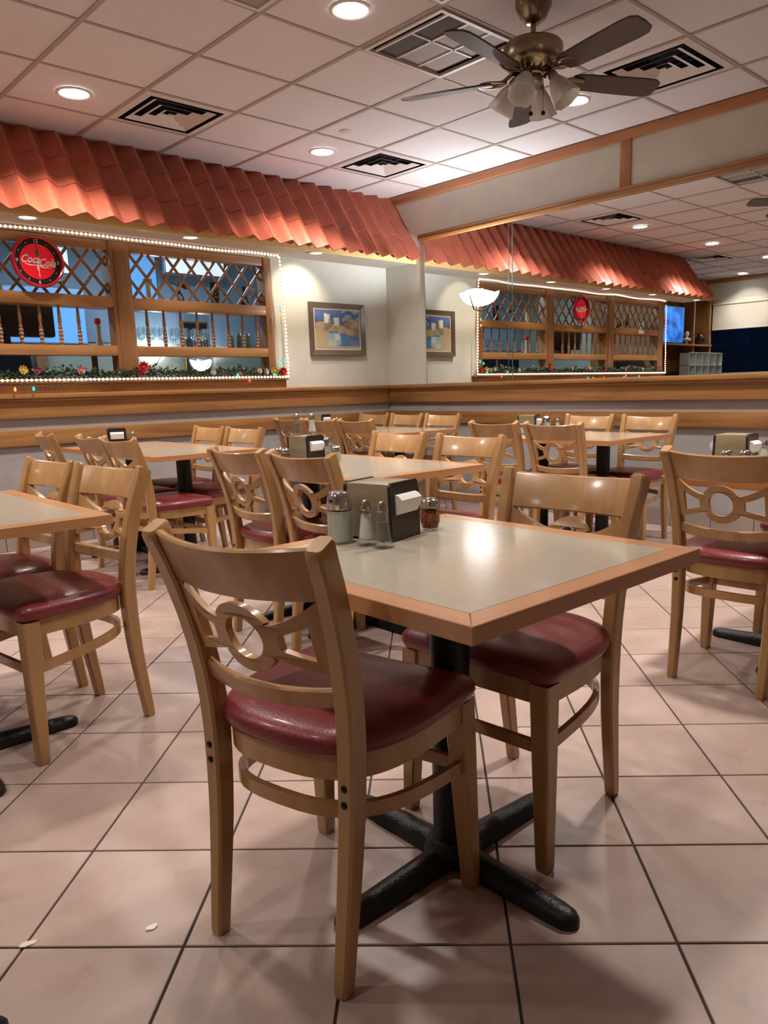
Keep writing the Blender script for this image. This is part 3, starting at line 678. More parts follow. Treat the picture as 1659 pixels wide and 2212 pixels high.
# dark monitor and glassware
t = thing('monitor_back', 'dark rounded monitor housing standing behind the spindles of the middle bay', 'monitor', (1.72, 6.18, 1.43))
bm = B(-0.46, 0.46, -0.03, 0.03, 0.07, 0.33, bev=0.028); link('housing', bm, M['blackplastic'], t, smooth=True)
link('foot', B(-0.12, 0.12, -0.08, 0.08, 0, 0.07, bev=0.01), M['blackplastic'], t)
st = thing('bar_shelf', 'long oak shelf on brackets behind the divider holding glassware', 'shelf', (2.0, 6.42, 1.40))
link('board', B(-2.1, 2.35, -0.36, 0.14, 0, 0.03, bev=0.004), M['oak_x'], st)
for x in (-2.0, 0.6, 2.25): link('bracket', B(x - 0.02, x + 0.02, 0.10, 0.13, -1.40, 0), M['oak_z'], st)
gsrc = None
def goblet():
    g = thing('wine_glass', '', 'glass'); link('bowl', lathe(bmesh.new(), [(0.006, 0.07), (0.022, 0.08), (0.034, 0.11), (0.033, 0.15), (0.028, 0.175), (0.0265, 0.175), (0.031, 0.15), (0.032, 0.11), (0.02, 0.083), (0, 0.077)], seg=16, close=False), M['glass'], g, smooth=True)
    link('stem', lathe(bmesh.new(), [(0.032, 0), (0.032, 0.003), (0.006, 0.008), (0.004, 0.03), (0.005, 0.07), (0, 0.07)], seg=16), M['glass'], g, smooth=True); return g
gg = goblet(); gxs = [2.86, 2.95, 3.04, 3.15, 3.24, 3.34, 3.43]; first = True
for k, x in enumerate(gxs):
    for r_ in range(2):
        y = 6.16 + 0.12 * r_; xx = x + 0.04 * r_
        o = gg if first else dup(gg, (0, 0, 0), 0)
        o.location = (xx, y, 1.43); first = False
        o['label'] = ['first', 'second', 'third', 'fourth', 'fifth', 'sixth', 'seventh'][k] + ' stemmed glass from the left, ' + ['front', 'rear'][r_] + ' row, behind the right bay spindles'; o['group'] = 'stemmed glasses behind the right bay spindles'
for k, x in enumerate((3.70, 3.79, 3.88)):
    t = thing('jar', ['small lidded jar of dark preserves, left of the three behind the last spindles', 'small lidded jar of dark preserves, middle of the three behind the last spindles', 'small lidded jar of dark preserves, right of the three behind the last spindles'][k], 'jar', (x, 6.2, 1.43))
    link('contents', lathe(bmesh.new(), [(0.03, 0), (0.032, 0.10), (0.02, 0.13), (0, 0.13)], seg=14), M['leaf'], t, smooth=True); link('lid', lathe(bmesh.new(), [(0.025, 0.13), (0.025, 0.15), (0, 0.15)], seg=14), M['chrome'], t, smooth=True)
t = thing('pepper_mill', 'pale pepper mill with a red top behind the spindles beside the middle post', 'pepper mill', (2.50, 6.15, 1.43))
link('mill_body', lathe(bmesh.new(), [(0.025, 0), (0.028, 0.03), (0.018, 0.09), (0.022, 0.17), (0, 0.18)], seg=16), M['marble'], t, smooth=True)
link('mill_top', lathe(bmesh.new(), [(0.02, 0.18), (0.026, 0.20), (0.02, 0.225), (0, 0.23)], seg=16), M['red'], t, smooth=True)

# ---- sconce builder (half bowl of white glass on a dark arm)
def sconce(lab, loc, rotz, power=P_SCONCE, r=0.17):
    t = thing('wall_sconce', lab, 'wall lamp', loc, rotz)        # wall at local y=0, lamp sticks out to -y
    bm = bmesh.new(); n = 18; rings = []
    for i in range(8):
        ph = R(90 * i / 7.0); rr = r * math.sin(ph) ** 0.9; z = -0.115 * math.cos(ph) ** 1.15
        rings.append([(rr * math.cos(R(180 + 180 * k / n)), 0.95 * rr * math.sin(R(180 + 180 * k / n)) - 0.006, z + 0.012 * (i / 7.0) * math.cos(R(3 * 180 * k / n))) for k in range(n + 1)])
    vr = [[bm.verts.new(p) for p in q] for q in rings]
    for a, b_ in zip(vr, vr[1:]):
        for k in range(n):
            try: bm.faces.new((a[k], a[k + 1], b_[k + 1], b_[k]))
            except ValueError: pass
    bmesh.ops.remove_doubles(bm, verts=bm.verts, dist=1e-4)
    link('glass_bowl', bm, M['sconceglass'], t, smooth='all')
    link('wall_plate', B(-0.05, 0.05, -0.006, 0, -0.10, 0.03, bev=0.002), M['bolt'], t)
    link('arm', tube(bmesh.new(), [(0.0, -0.004, -0.15), (0.0, -0.07, -0.145), (0.02, -0.125, -0.085), (0.03, -0.158, -0.03)], [0.006, 0.006, 0.005, 0.004]), M['bolt'], t, smooth=True)
    ld = bpy.data.lights.new('sconce_lamp', 'POINT'); ld.energy = power; ld.color = COOLW; ld.shadow_soft_size = 0.025
    lo = bpy.data.objects.new('sconce_lamp', ld); C.objects.link(lo); lo.parent = t; lo.location = (0, -0.085, -0.02)
    return t
sconce('white glass bowl sconce glowing on the mirror near the corner', (XR - 0.010, 4.56, 1.853), R(-90))
sconce('glowing bowl sconce low behind the right bay, left of the dark picture', (3.95, BY1 - 0.002, 1.53), 0, power=9, r=0.15)
sconce('glowing bowl sconce low behind the right bay, in front of the dark picture', (4.50, BY1 - 0.052, 1.43), 0, power=7, r=0.13)
dp = thing('framed_picture', 'dark picture in a thin gold frame low behind the right bay', 'picture', (4.48, BY1 - 0.045, 1.25))
link('frame', B(-0.16, 0.16, 0.0, 0.04, 0, 0.62, bev=0.006), M['gold'], dp); link('canvas', B(-0.14, 0.14, -0.004, 0.0, 0.02, 0.60), M['dark'], dp)
tag(link('dark_block', B(-0.95, 0.95, -0.5, 0, 0, 0.56, bev=0.02), M['dark'], loc=(1.55, BY1 - 0.03, 1.0)), 'dark block standing for the dark kitchen low behind the middle bay of the divider', 'cabinet')  # dark block added to stand for the dark kitchen in the opening
tag(link('door_post', B(-0.06, 0.06, -0.05, 0, 0, 1.7, bev=0.008), M['oak_z'], loc=(2.75, BY1 - 0.03, 0)), 'oak door post low behind the middle bay', 'post')

# ================================================================== RECESS beyond the divider (seen in the mirror)
RY = YN - 0.01
sh = thing('display_shelf_unit', 'oak shelf unit in the recess beyond the divider, seen in the mirror', 'shelf unit', (-2.38, RY, 1.09))
link('back_panel', B(-0.98, 0.98, -0.02, 0, 0, 1.38), M['oak_z'], sh)
for x in (-0.98, -0.38, 0.94): link('upright', B(x, x + 0.05, -0.30, -0.02, 0, 1.38, bev=0.004), M['oak_z'], sh)
link('shelf', B(-0.98, 0.98, -0.34, -0.02, 0.555, 0.585, bev=0.004), M['oak_x'], sh); link('cornice', B(-1.0, 1.0, -0.36, -0.02, 1.36, 1.42, bev=0.006), M['oak_x'], sh)
m_, N_, L_, b_ = nmat('blue_tv_screen'); tc = N_.new('ShaderNodeTexCoord'); nz = N_.new('ShaderNodeTexNoise'); nz.inputs['Scale'].default_value = 5; L_.new(tc.outputs['Object'], nz.inputs[0])
cr = N_.new('ShaderNodeValToRGB'); cr.color_ramp.elements[0].color = (0.004, 0.03, 0.22, 1); cr.color_ramp.elements[1].color = (0.02, 0.25, 0.85, 1); cr.color_ramp.elements[0].position = 0.35; cr.color_ramp.elements[1].position = 0.65
L_.new(nz.outputs['Fac'], cr.inputs[0]); L_.new(cr.outputs[0], b_.inputs['Emission Color']); b_.inputs['Emission Strength'].default_value = 1.6; b_.inputs['Base Color'].default_value = (0.01, 0.02, 0.05, 1); M['screen'] = m_
tv = thing('television', 'flat television showing a bright blue picture, seen in the mirror', 'television', (-2.12, RY - 0.24, 1.70))
link('casing', B(-0.36, 0.36, 0, 0.05, -0.02, 0.60, bev=0.008), M['blackplastic'], tv); link('screen', B(-0.34, 0.34, -0.004, 0, 0.0, 0.58), M['screen'], tv); link('tv_foot', B(-0.1, 0.1, -0.02, 0.08, -0.027, -0.02), M['blackplastic'], tv)
bu = thing('bust_figurine', 'small white plaster bust on the recess shelf, seen in the mirror', 'figurine', (-2.66, RY - 0.20, 1.676))
link('bust', lathe(bmesh.new(), [(0.03, 0), (0.03, 0.03), (0.02, 0.045), (0.075, 0.065), (0.085, 0.09), (0.03, 0.115), (0.022, 0.13), (0.042, 0.16), (0.045, 0.19), (0.03, 0.22), (0, 0.228)], seg=18), M['napkin'], bu, smooth=True)
orn('squat_vase', 'dark squat vase on the recess shelf by the window, seen in the mirror', 'vase', -3.16, [(0.05, 0), (0.085, 0.05), (0.09, 0.12), (0.05, 0.18), (0.055, 0.20), (0.045, 0.2), (0, 0.15)], 'blackgold', y=RY - 0.2, z=1.676)
cb = thing('cubby_rack', 'pale frosted cubby rack with two rows of open cells, seen in the mirror', 'rack', (-2.70, RY - 0.56, 1.091))
link('back', B(-0.62, 0.62, 0.16, 0.17, 0, 0.43), M['cubby'], cb)
for k in range(6): link('divider', B(-0.62 + k * 0.246, -0.61 + k * 0.246, 0, 0.16, 0, 0.43), M['cubby'], cb)
for z in (0.0, 0.21, 0.42): link('cell_shelf', B(-0.62, 0.62, 0, 0.16, z, z + 0.01), M['cubby'], cb)

# ================================================================== MIRROR
for k, (y0, y1, lab) in enumerate(((4.200, 5.225, 'narrow wall mirror panel beside the corner, left of the seam'), (1.60, 4.192, 'wide wall mirror panel right of the green glass seam'), (-1.2, 1.592, 'wall mirror panel at the right edge, beyond the second seam'))):
    mr = thing('wall_mirror', lab, 'mirror', (XR - 0.001, y0, 1.091)); W_ = y1 - y0
    link('glass_sheet', B(-0.007, 0, 0, W_, 0, 1.280), M['mirror'], mr)
    if k == 0: link('glass_edge', B(-0.0095, -0.0070, 0.034, 0.038, 0, 1.280), M['mirroredge'], mr)
    link('glass_edge', B(-0.0085, -0.0005, -0.004, 0, 0, 1.280), M['mirroredge'], mr); link('glass_edge', B(-0.0085, -0.0005, W_, W_ + 0.003, 0, 1.280), M['mirroredge'], mr)

# ================================================================== PICTURE on the alcove wall
pc = thing('painting', 'small painting of white towers above a blue pond in a brown frame', 'painting', (4.577, YL - 0.001, 1.607))
PW, PH = 0.322, 0.232
fr = bmesh.new()
for (a, b_) in (((-PW, -PH), (PW, -PH)), ((PW, -PH), (PW, PH)), ((PW, PH), (-PW, PH)), ((-PW, PH), (-PW, -PH))):
    ia = (a[0] * (1 - 0.045 / PW), a[1] * (1 - 0.045 / PH)); ib = (b_[0] * (1 - 0.045 / PW), b_[1] * (1 - 0.045 / PH))
    loft(fr, [[(p[0], 0, p[1]), (p[0], -0.03, p[1]), (q[0], -0.02, q[1]), (q[0], 0, q[1])] for p, q in ((a, ia), (b_, ib))])
link('frame', fr, M['pictureframe'], pc)
link('linen_liner', B(-PW + 0.04, PW - 0.04, -0.012, -0.002, -PH + 0.04, PH - 0.04), M['linen'], pc)
m_, N_, L_, b_ = nmat('painted_canvas'); at = N_.new('ShaderNodeVertexColor'); at.layer_name = 'paint'; L_.new(at.outputs[0], b_.inputs['Base Color']); b_.inputs['Roughness'].default_value = 0.55
from mathutils import noise
def paint(u, v):                # u right, v up, both 0..1
    n = noise.noise(Vector((u * 6, v * 6, 0))) ; n2 = noise.noise(Vector((u * 18, v * 18, 3)))
    u += 0.02 * n2; v += 0.02 * n2
    sky = (0.07 + 0.06 * n, 0.13 + 0.06 * n, 0.33 + 0.1 * n); sand = (0.42 + 0.08 * n, 0.33 + 0.07 * n, 0.20 + 0.05 * n); water = (0.08 + 0.05 * n, 0.18 + 0.08 * n, 0.38 + 0.08 * n)
    rock = (0.26 + 0.1 * n2, 0.19 + 0.08 * n2, 0.16)
    c = sky
    if u > 0.6 and v > 0.72 and n > -0.1: c = (0.25, 0.36, 0.46)
    hill = 0.66 + 0.05 * math.sin(u * 9) + (0.10 if u > 0.62 else 0) * math.sin((u - 0.62) * 8)
    if v < hill: c = sand if n > -0.12 else rock
    if abs(v - hill) < 0.015: c = (0.12, 0.09, 0.08)
    if abs(v - (0.72 - 0.35 * (u - 0.3))) < 0.018 and 0.3 < u < 0.8: c = (0.20, 0.16, 0.11)
    if v < 0.40 + 0.06 * math.sin(u * 5) and u > 0.30: c = water
    if u < 0.30 and v < 0.42: c = (0.47, 0.37, 0.22)
    if 0.23 < u < 0.56 and 0.04 < v < 0.40 and (u - 0.40) ** 2 / 0.035 + (v - 0.22) ** 2 / 0.035 < 1: c = (0.32, 0.44, 0.46)
    if 0.42 < u < 0.54 and 0.22 < v < 0.40: c = (0.55, 0.62, 0.60)
    if 0.28 < u < 0.45 and 0.03 < v < 0.18 + 0.3 * (u - 0.28): c = (0.45, 0.52, 0.42)
    if 0.20 < u < 0.30 and 0.66 < v < 0.90: c = (0.75, 0.74, 0.62)
    if 0.30 < u < 0.34 and 0.66 < v < 0.88: c = (0.30, 0.38, 0.42)
    if 0.42 < u < 0.54 and 0.60 < v < 0.80: c = (0.66, 0.68, 0.66)
    if (u - 0.81) ** 2 / 0.006 + (v - 0.20) ** 2 / 0.0015 < 1: c = (0.30, 0.18, 0.06)
    if v < 0.05: c = (0.45, 0.37, 0.26)
    return tuple(max(0.01, q) for q in c)
me = bpy.data.meshes.new('canvas'); nu, nv = 72, 50; cw, ch = PW - 0.062, PH - 0.062
vs = [(-cw + 2 * cw * i / nu, -0.0135, -ch + 2 * ch * j / nv) for j in range(nv + 1) for i in range(nu + 1)]
me.from_pydata(vs, [], [(j * (nu + 1) + i, j * (nu + 1) + i + 1, (j + 1) * (nu + 1) + i + 1, (j + 1) * (nu + 1) + i) for j in range(nv) for i in range(nu)])
ca_ = me.color_attributes.new('paint', 'FLOAT_COLOR', 'POINT')
for j in range(nv + 1):
    for i in range(nu + 1): ca_.data[j * (nu + 1) + i].color = (*paint(i / nu, j / nv), 1)
me.materials.append(m_); o = bpy.data.objects.new('canvas', me); C.objects.link(o); o.parent = pc

# ================================================================== CEILING FITTINGS
def downlight(lab, x, y, z=ZC - 0.004, r=0.085, power=P_DOWN, lens='lens', group=None, spot=None, col=WARM):
    t = thing('recessed_light', lab, 'ceiling light', (x, y, z), 0, group)
    link('trim_ring', lathe(bmesh.new(), [(r, 0), (r + 0.018, 0), (r + 0.018, -0.004), (r + 0.004, -0.009), (r - 0.004, -0.005), (r - 0.004, 0)], seg=28, close=False), M['ventwhite'], t, smooth=True)
    link('lens', lathe(bmesh.new(), [(0, -0.010), (r * 0.6, -0.0085), (r - 0.003, -0.003), (r - 0.003, 0.0)], seg=28), M[lens], t, smooth=True)
    if spot:
        ld = bpy.data.lights.new('lamp', 'SPOT'); ld.spot_size = R(spot[0]); ld.spot_blend = 0.7; ld.shadow_soft_size = 0.03
        lo = bpy.data.objects.new('lamp', ld); lo.rotation_euler = (R(spot[1]), 0, 0); lo.location = (0, 0, -0.02)
    else:
        ld = bpy.data.lights.new('lamp', 'AREA'); ld.shape = 'DISK'; ld.size = r * 2; ld.spread = R(118)
        lo = bpy.data.objects.new('lamp', ld); lo.location = (0, 0, -0.014)
    ld.energy = power; ld.color = col; C.objects.link(lo); lo.parent = t
    return t
names = {(3.824, 4.901): 'round recessed light near the corner, above the back tables', (1.994, 4.901): 'round recessed light at upper left, beside the square vent',
         (2.604, 3.071): 'large bright recessed light at the top edge, left of the return grille', (4.434, 3.071): 'round recessed light showing just behind the ceiling fan',
         (0.164, 4.901): 'recessed light in the back row beyond the left edge, seen in the mirror', (-1.666, 4.901): 'recessed light at the far left of the back row, seen in the mirror'}
for (x, y), lab in names.items(): downlight(lab, x, y, power=P_DOWN * 0.85)
for x, y, k, lab in ((0.774, 3.071, 0.6, 'recessed ceiling light of the middle row, just beyond the left edge'), (-1.056, 3.071, 0.8, 'recessed ceiling light of the middle row, far beyond the left edge'),
                     (4.434, 1.241, 1.0, 'recessed ceiling light by the mirrored wall, above the right edge table'), (2.604, 1.241, 1.0, 'recessed ceiling light above and right of the camera'), (0.774, 1.241, 0.40, 'recessed fill light added above the nearest chair, out of view'), (-1.056, 1.241, 0.3, 'recessed ceiling light behind and left of the camera')):  # weak lamp above the nearest chair is added fill for the table edges
    downlight(lab, x, y, power=P_DOWN * k)
downlight('recessed light close to the window wall, seen in the mirror above the blind', -3.12, 5.9, power=P_DOWN * 0.5)
for x, lab in ((4.13, 'small soffit light above the painting'), (2.97, 'small soffit light above the middle of the right bay'), (1.83, 'small soffit light above the red clock'), (0.70, 'small soffit light above the far left bay, seen in the mirror'), (-0.55, 'small soffit light beyond the rope light corner, seen in the mirror')):
    downlight(lab, x, 5.44, z=2.1995, r=0.055, power=P_SOFF * (2.2 if x > 4 else 1.0), lens='lens2', spot=(95, 42) if x > 4 else (120, 0), col=(1.0, 0.86, 0.66))

def vent(lab, ci, cj):
    x, y = GX0 + (ci + 0.5) * GS, GY0 + (cj + 0.5) * GS
    t = thing('ceiling_vent', lab, 'air vent', (x, y, ZC))
    def ring(a, b_, za, zb, m, name, th=0.003):
        bm = bmesh.new(); o = [(-1, -1), (1, -1), (1, 1), (-1, 1)]
        q = [[bm.verts.new((sx * r, sy * r, z)) for sx, sy in o] for r, z in ((a, za), (b_, zb), (b_ - 0.001, zb - th), (a, za - th))]
        for u in range(4):
            v = (u + 1) % 4
            for k in range(4):
                k2 = (k + 1) % 4; bm.faces.new((q[u][k], q[u][k2], q[v][k2], q[v][k]))
        return link(name, bm, M[m], t)
    h = GS / 2 - 0.014
    ring(h, h - 0.042, 0.0, -0.004, 'ventwhite', 'frame')
    link('duct_box', B(-h + 0.03, h - 0.03, -h + 0.03, h - 0.03, 0.075, 0.08), M['dark'], t)
    for sx, sy in ((1, 0), (-1, 0), (0, 1), (0, -1)):
        a = h - 0.038
        link('duct_wall', B(*( (sx * a - 0.002, sx * a + 0.002, -a, a) if sx else (-a, a, sy * a - 0.002, sy * a + 0.002)), 0.0, 0.075), M['dark'], t)
    for r0, r1 in ((0.212, 0.172), (0.144, 0.104), (0.078, 0.040)):
        ring(r0, r1, -0.006, 0.012, 'ventwhite', 'louver', 0.0015)
    link('centre_plate', B(-0.018, 0.018, -0.018, 0.018, -0.006, 0.0), M['ventwhite'], t)
    return t
vent('square louvred vent at upper left, beside a recessed light', 1, 1)
vent('square louvred vent over the corner tables in the middle of the ceiling', 4, 1)
vent('square louvred vent at upper right behind the fan blades', 4, -3)
vent('square louvred vent at the far left of the ceiling, seen in the mirror', -5, 2)
# return grille
x, y = GX0 + 2.5 * GS, GY0 - 1.5 * GS
rg = thing('return_grille', 'square return air grille with two dark filter squares beside the fan', 'air vent', (x, y, ZC))
h = GS / 2 - 0.014
for a in ((-h, h, -h, -h + 0.022), (-h, h, h - 0.022, h), (-h, -h + 0.022, -h + 0.022, h - 0.022), (h - 0.022, h, -h + 0.022, h - 0.022)): link('frame_bar', B(*a, -0.012, 0.004), M['ventwhite'], rg)
link('slot', B(-h + 0.03, -h + 0.065, -h + 0.03, h - 0.03, 0.012, 0.016), M['ventmesh'], rg)
link('slot', B(h - 0.05, h - 0.025, -h + 0.03, h - 0.03, 0.012, 0.016), M['ventmesh'], rg)
link('slot_bar', B(-h + 0.065, -h + 0.08, -h + 0.022, h - 0.022, -0.006, 0.004), M['ventwhite'], rg)
cells_x = [-h + 0.08, -0.065, 0.10, h - 0.05]; cells_y = [-h + 0.022, 0.0, h - 0.022]
for i in range(3):
    for j in range(2):
        dark_ = i == 0 
        link('filter_square', B(cells_x[i] + 0.004, cells_x[i + 1] - 0.004, cells_y[j] + 0.004, cells_y[j + 1] - 0.004, 0.004, 0.010), M['ventmesh' if (dark_ ) else 'ventgrey'], rg)
for i in (1, 2): link('divider', B(cells_x[i] - 0.006, cells_x[i] + 0.006, -h + 0.022, h - 0.022, -0.002, 0.004), M['ventwhite'], rg)
link('divider', B(cells_x[0], cells_x[3], -0.006, 0.006, -0.002, 0.004), M['ventwhite'], rg)
for ci, cj, lab in ((0, -2, 'grey grille panel cut by the top edge, left of the brightest light'), (1, -3, 'small dark grille panel at the top edge above the return grille')):
    t = thing('speaker_grille', lab, 'grille', (GX0 + (ci + 0.5) * GS, GY0 + (cj + 0.5) * GS, ZC))
    link('mesh_plate', B(-h + 0.02, h - 0.02, -h + 0.02, h - 0.02, -0.002, 0.004), M['ventgrey'], t)
    for a in ((-h, h, -h, -h + 0.02), (-h, h, h - 0.02, h), (-h, -h + 0.02, -h + 0.02, h - 0.02), (h - 0.02, h, -h + 0.02, h - 0.02)): link('frame_bar', B(*a, -0.008, 0.004), M['ventwhite'], t)
t = thing('sprinkler_cover', 'small round sprinkler cover on a ceiling panel between the vents', 'sprinkler', (3.683, 4.45, ZC + 0.004)); link('cover', lathe(bmesh.new(), [(0.045, 0), (0.045, -0.006), (0.03, -0.012), (0, -0.014)], seg=24), M['ventwhite'], t, smooth=True)
t = thing('ceiling_speaker', 'round white ceiling speaker, seen in the mirror', 'speaker', (0.50, 4.19, ZC + 0.004)); link('cover', lathe(bmesh.new(), [(0.12, 0), (0.12, -0.008), (0.09, -0.015), (0, -0.017)], seg=28), M['ventwhite'], t, smooth=True)

# ---- ceiling fan
FX, FY = 3.21, 2.46
fan = thing('ceiling_fan', 'antique brass ceiling fan with five dark blades and frosted tulip lamps', 'ceiling fan', (FX, FY, ZC - 0.001))
def fl(n, prof, m, seg=36, par=fan): return link(n, lathe(bmesh.new(), [(r, z - ZC) for r, z in prof], seg=seg), M[m], par, smooth=True)
fl('canopy', [(0.085, ZC), (0.085, 2.795), (0.075, 2.775), (0.060, 2.745), (0.040, 2.728), (0.03, 2.722), (0, 2.722)], 'brass')
fl('downrod', [(0.0125, 2.73), (0.0125, 2.62)], 'brass', 16)
fl('motor_housing', [(0.03, 2.648), (0.10, 2.645), (0.132, 2.635), (0.141, 2.622), (0.141, 2.562), (0.132, 2.540), (0.10, 2.520), (0.05, 2.512), (0, 2.512)], 'brass')
fl('switch_housing', [(0.05, 2.515), (0.052, 2.505), (0.042, 2.498), (0.046, 2.49), (0.046, 2.465), (0.032, 2.452), (0, 2.45)], 'brass')
for k in range(18):
    a = 2 * math.pi * k / 18
    if k == 0: vs_ = link('vent_rib', B(0.06, 0.10, -0.003, 0.003, -0.006, 0.002), M['bolt'], fan, loc=(0, 0, 2.518 - ZC), rot=a)
    else: inst('vent_rib', vs_, fan, (0, 0, 2.518 - ZC), (0, 0, a))
bmb = bmesh.new(); out = []
for x, w_ in ((0.20, 0.044), (0.24, 0.056), (0.40, 0.064), (0.58, 0.068), (0.635, 0.064), (0.662, 0.045)): out.append((x, w_))
pts = [(x, -w_) for x, w_ in out] + [(0.668, 0)] + [(x, w_) for x, w_ in out[::-1]]
prism(bmb, pts, -0.004, 0.004); bmesh.ops.rotate(bmb, verts=bmb.verts, cent=(0, 0, 0), matrix=Matrix.Rotation(R(-13), 3, 'X'))
brk = bmesh.new()
tube(brk, [(0.085, 0, 0.028), (0.115, 0.0, 0.015), (0.145, 0.0, -0.005), (0.20, 0, -0.012)], 0.010, seg=8)
for s in (-1, 1): tube(brk, [(0.13, 0, -0.012), (0.165, s * 0.032, -0.014), (0.21, s * 0.040, -0.011), (0.25, s * 0.030, -0.010), (0.27, 0, -0.009)], 0.0055, seg=6)
box(brk, 0.19, 0.26, -0.022, 0.022, -0.013, -0.007)
blade = link('fan_blade', bmb, M['fanblade']); bracket = link('blade_bracket', brk, M['brass'], smooth=True)
for k in range(5):
    a = R(44 + 72 * k)
    bo = blade if k == 0 else blade.copy(); 
    if k: C.objects.link(bo)
    bo.parent = fan; bo.location = (0, 0, 2.490 - ZC); bo.rotation_euler = (0, 0, a)
    bk = bracket if k == 0 else bracket.copy()
    if k: C.objects.link(bk)
    bk.parent = fan; bk.location = (0, 0, 2.500 - ZC); bk.rotation_euler = (0, 0, a)
tul = bmesh.new(); lathe(tul, [(0.020, 0.0), (0.030, -0.012), (0.046, -0.045), (0.055, -0.085), (0.068, -0.125), (0.066, -0.125), (0.052, -0.085), (0.043, -0.045), (0.027, -0.012), (0.016, -0.003)], seg=32, close=False, fl=lambda k, s, z: 1 + 0.06 * math.cos(8 * 2 * math.pi * k / s) * min(1, -z / 0.12))
arm_ = bmesh.new(); tube(arm_, [(0.03, 0, 0.0), (0.06, 0, 0.012), (0.085, 0, 0.0), (0.095, 0, -0.02)], 0.008, seg=8); 
s0 = link('tulip_shade', tul, M['frost'], fan, smooth='all'); a0_ = link('lamp_arm', arm_, M['brass'], fan, smooth=True)
sk = link('socket', lathe(bmesh.new(), [(0.018, 0.02), (0.024, 0.0), (0.022, -0.02), (0, -0.02)], seg=16), M['brass'], fan, smooth=True)
for k in range(4):
    a = R(20 + 90 * k); tl = R(32)
    for src, n_, rr, z in ((s0, 'tulip_shade', 0.10, 2.474), (sk, 'socket', 0.096, 2.484)):
        o = src if k == 0 else inst(n_, src, fan)
        o.location = (rr * math.cos(a), rr * math.sin(a), z - ZC)
        o.rotation_euler = (Matrix.Rotation(a, 3, 'Z') @ Matrix.Rotation(-tl, 3, 'Y')).to_euler()
    o = a0_ if k == 0 else inst('lamp_arm', a0_, fan); o.location = (0, 0, 2.499 - ZC); o.rotation_euler = (0, 0, a)
for dx, dy, L_ in ((0.02, -0.045, 0.14), (-0.045, -0.02, 0.15)):
    bm = bmesh.new(); tube(bm, [(dx, dy, 2.48 - ZC), (dx, dy, 2.48 - L_ - ZC)], 0.0012, seg=5); bmesh.ops.create_icosphere(bm, subdivisions=2, radius=0.011, matrix=Matrix.Translation((dx, dy, 2.48 - L_ - ZC - 0.01)))
    link('pull_chain', bm, M['bolt'], fan, smooth=True)

# ================================================================== CHAIR
PXT = [(0, -0.1925), (0.12, -0.176), (0.25, -0.160), (0.36, -0.152), (0.45, -0.150), (0.54, -0.156), (0.64, -0.174), (0.74, -0.203), (0.80, -0.226), (0.83, -0.240)]
PYT = [(0, 0.156), (0.25, 0.160), (0.45, 0.166), (0.58, 0.172), (0.72, 0.181), (0.83, 0.190)]
def sm(tab, t):      # smoothed table lookup
    return (lerp(tab, max(tab[0][0], t - 0.03)) + lerp(tab, t) + lerp(tab, min(tab[-1][0], t + 0.03))) / 3
def post_x(z): return sm(PXT, z)
def post_y(z): return sm(PYT, z)
def bow(z): return 0.030 + 0.022 * max(0, min(1, (z - 0.5) / 0.3))
def surf_x(y, z): return post_x(z) - bow(z) * (1 - min(1, (y / post_y(z)) ** 2)) + 0.004
def make_post(s):
    zs = [0.0, 0.008] + [0.06 * k for k in range(1, 13)] + [0.76, 0.80, 0.824, 0.829]
    secs = []
    for z in zs:
        d = lerp([(0, 0.016), (0.2, 0.020), (0.4, 0.023), (0.6, 0.0225), (0.8, 0.023), (0.83, 0.019)], z); t = lerp([(0, 0.0145), (0.2, 0.0165), (0.45, 0.018), (0.83, 0.0175)], z)
        if z == 0: d *= .88; t *= .88
        if z > 0.825: d *= .88; t *= .88
        x, y = post_x(z), s * post_y(z); c = 0.005; sl = (post_x(z + 0.01) - post_x(z - 0.01)) / 0.02 if 0.02 < z < 0.81 else 0
        lean = 0.012 if z > 0.8 else 0
        secs.append([(x + px_, y + py_, z + (lean * px_ / 0.023 if z > 0.8 else 0)) for px_, py_ in ((-d + c, -t), (d - c, -t), (d, -t + c), (d, t - c), (d - c, t), (-d + c, t), (-d, t - c), (-d, -t + c))])
    bm = bmesh.new(); loft(bm, secs); return bm
def slab(z0f, z1f, th, inset=0.010, n=18, zb=0.0):
    bm = bmesh.new(); secs = []
    for k in range(n + 1):
        zc = (z0f(0) + z1f(0)) / 2; yw = post_y(zc) - inset; y = -yw + 2 * yw * k / n; u = y / yw
        z0, z1 = z0f(u), z1f(u); c = 0.004
        q = []
        for z, o in ((z0, -th / 2 + c), (z0 + c, -th / 2), (z1 - c, -th / 2), (z1, -th / 2 + c), (z1, th / 2 - c), (z1 - c, th / 2), (z0 + c, th / 2), (z0, th / 2 - c)):
            q.append((surf_x(y, z) + o, y, z))
        secs.append(q)
    loft(bm, secs); return bm
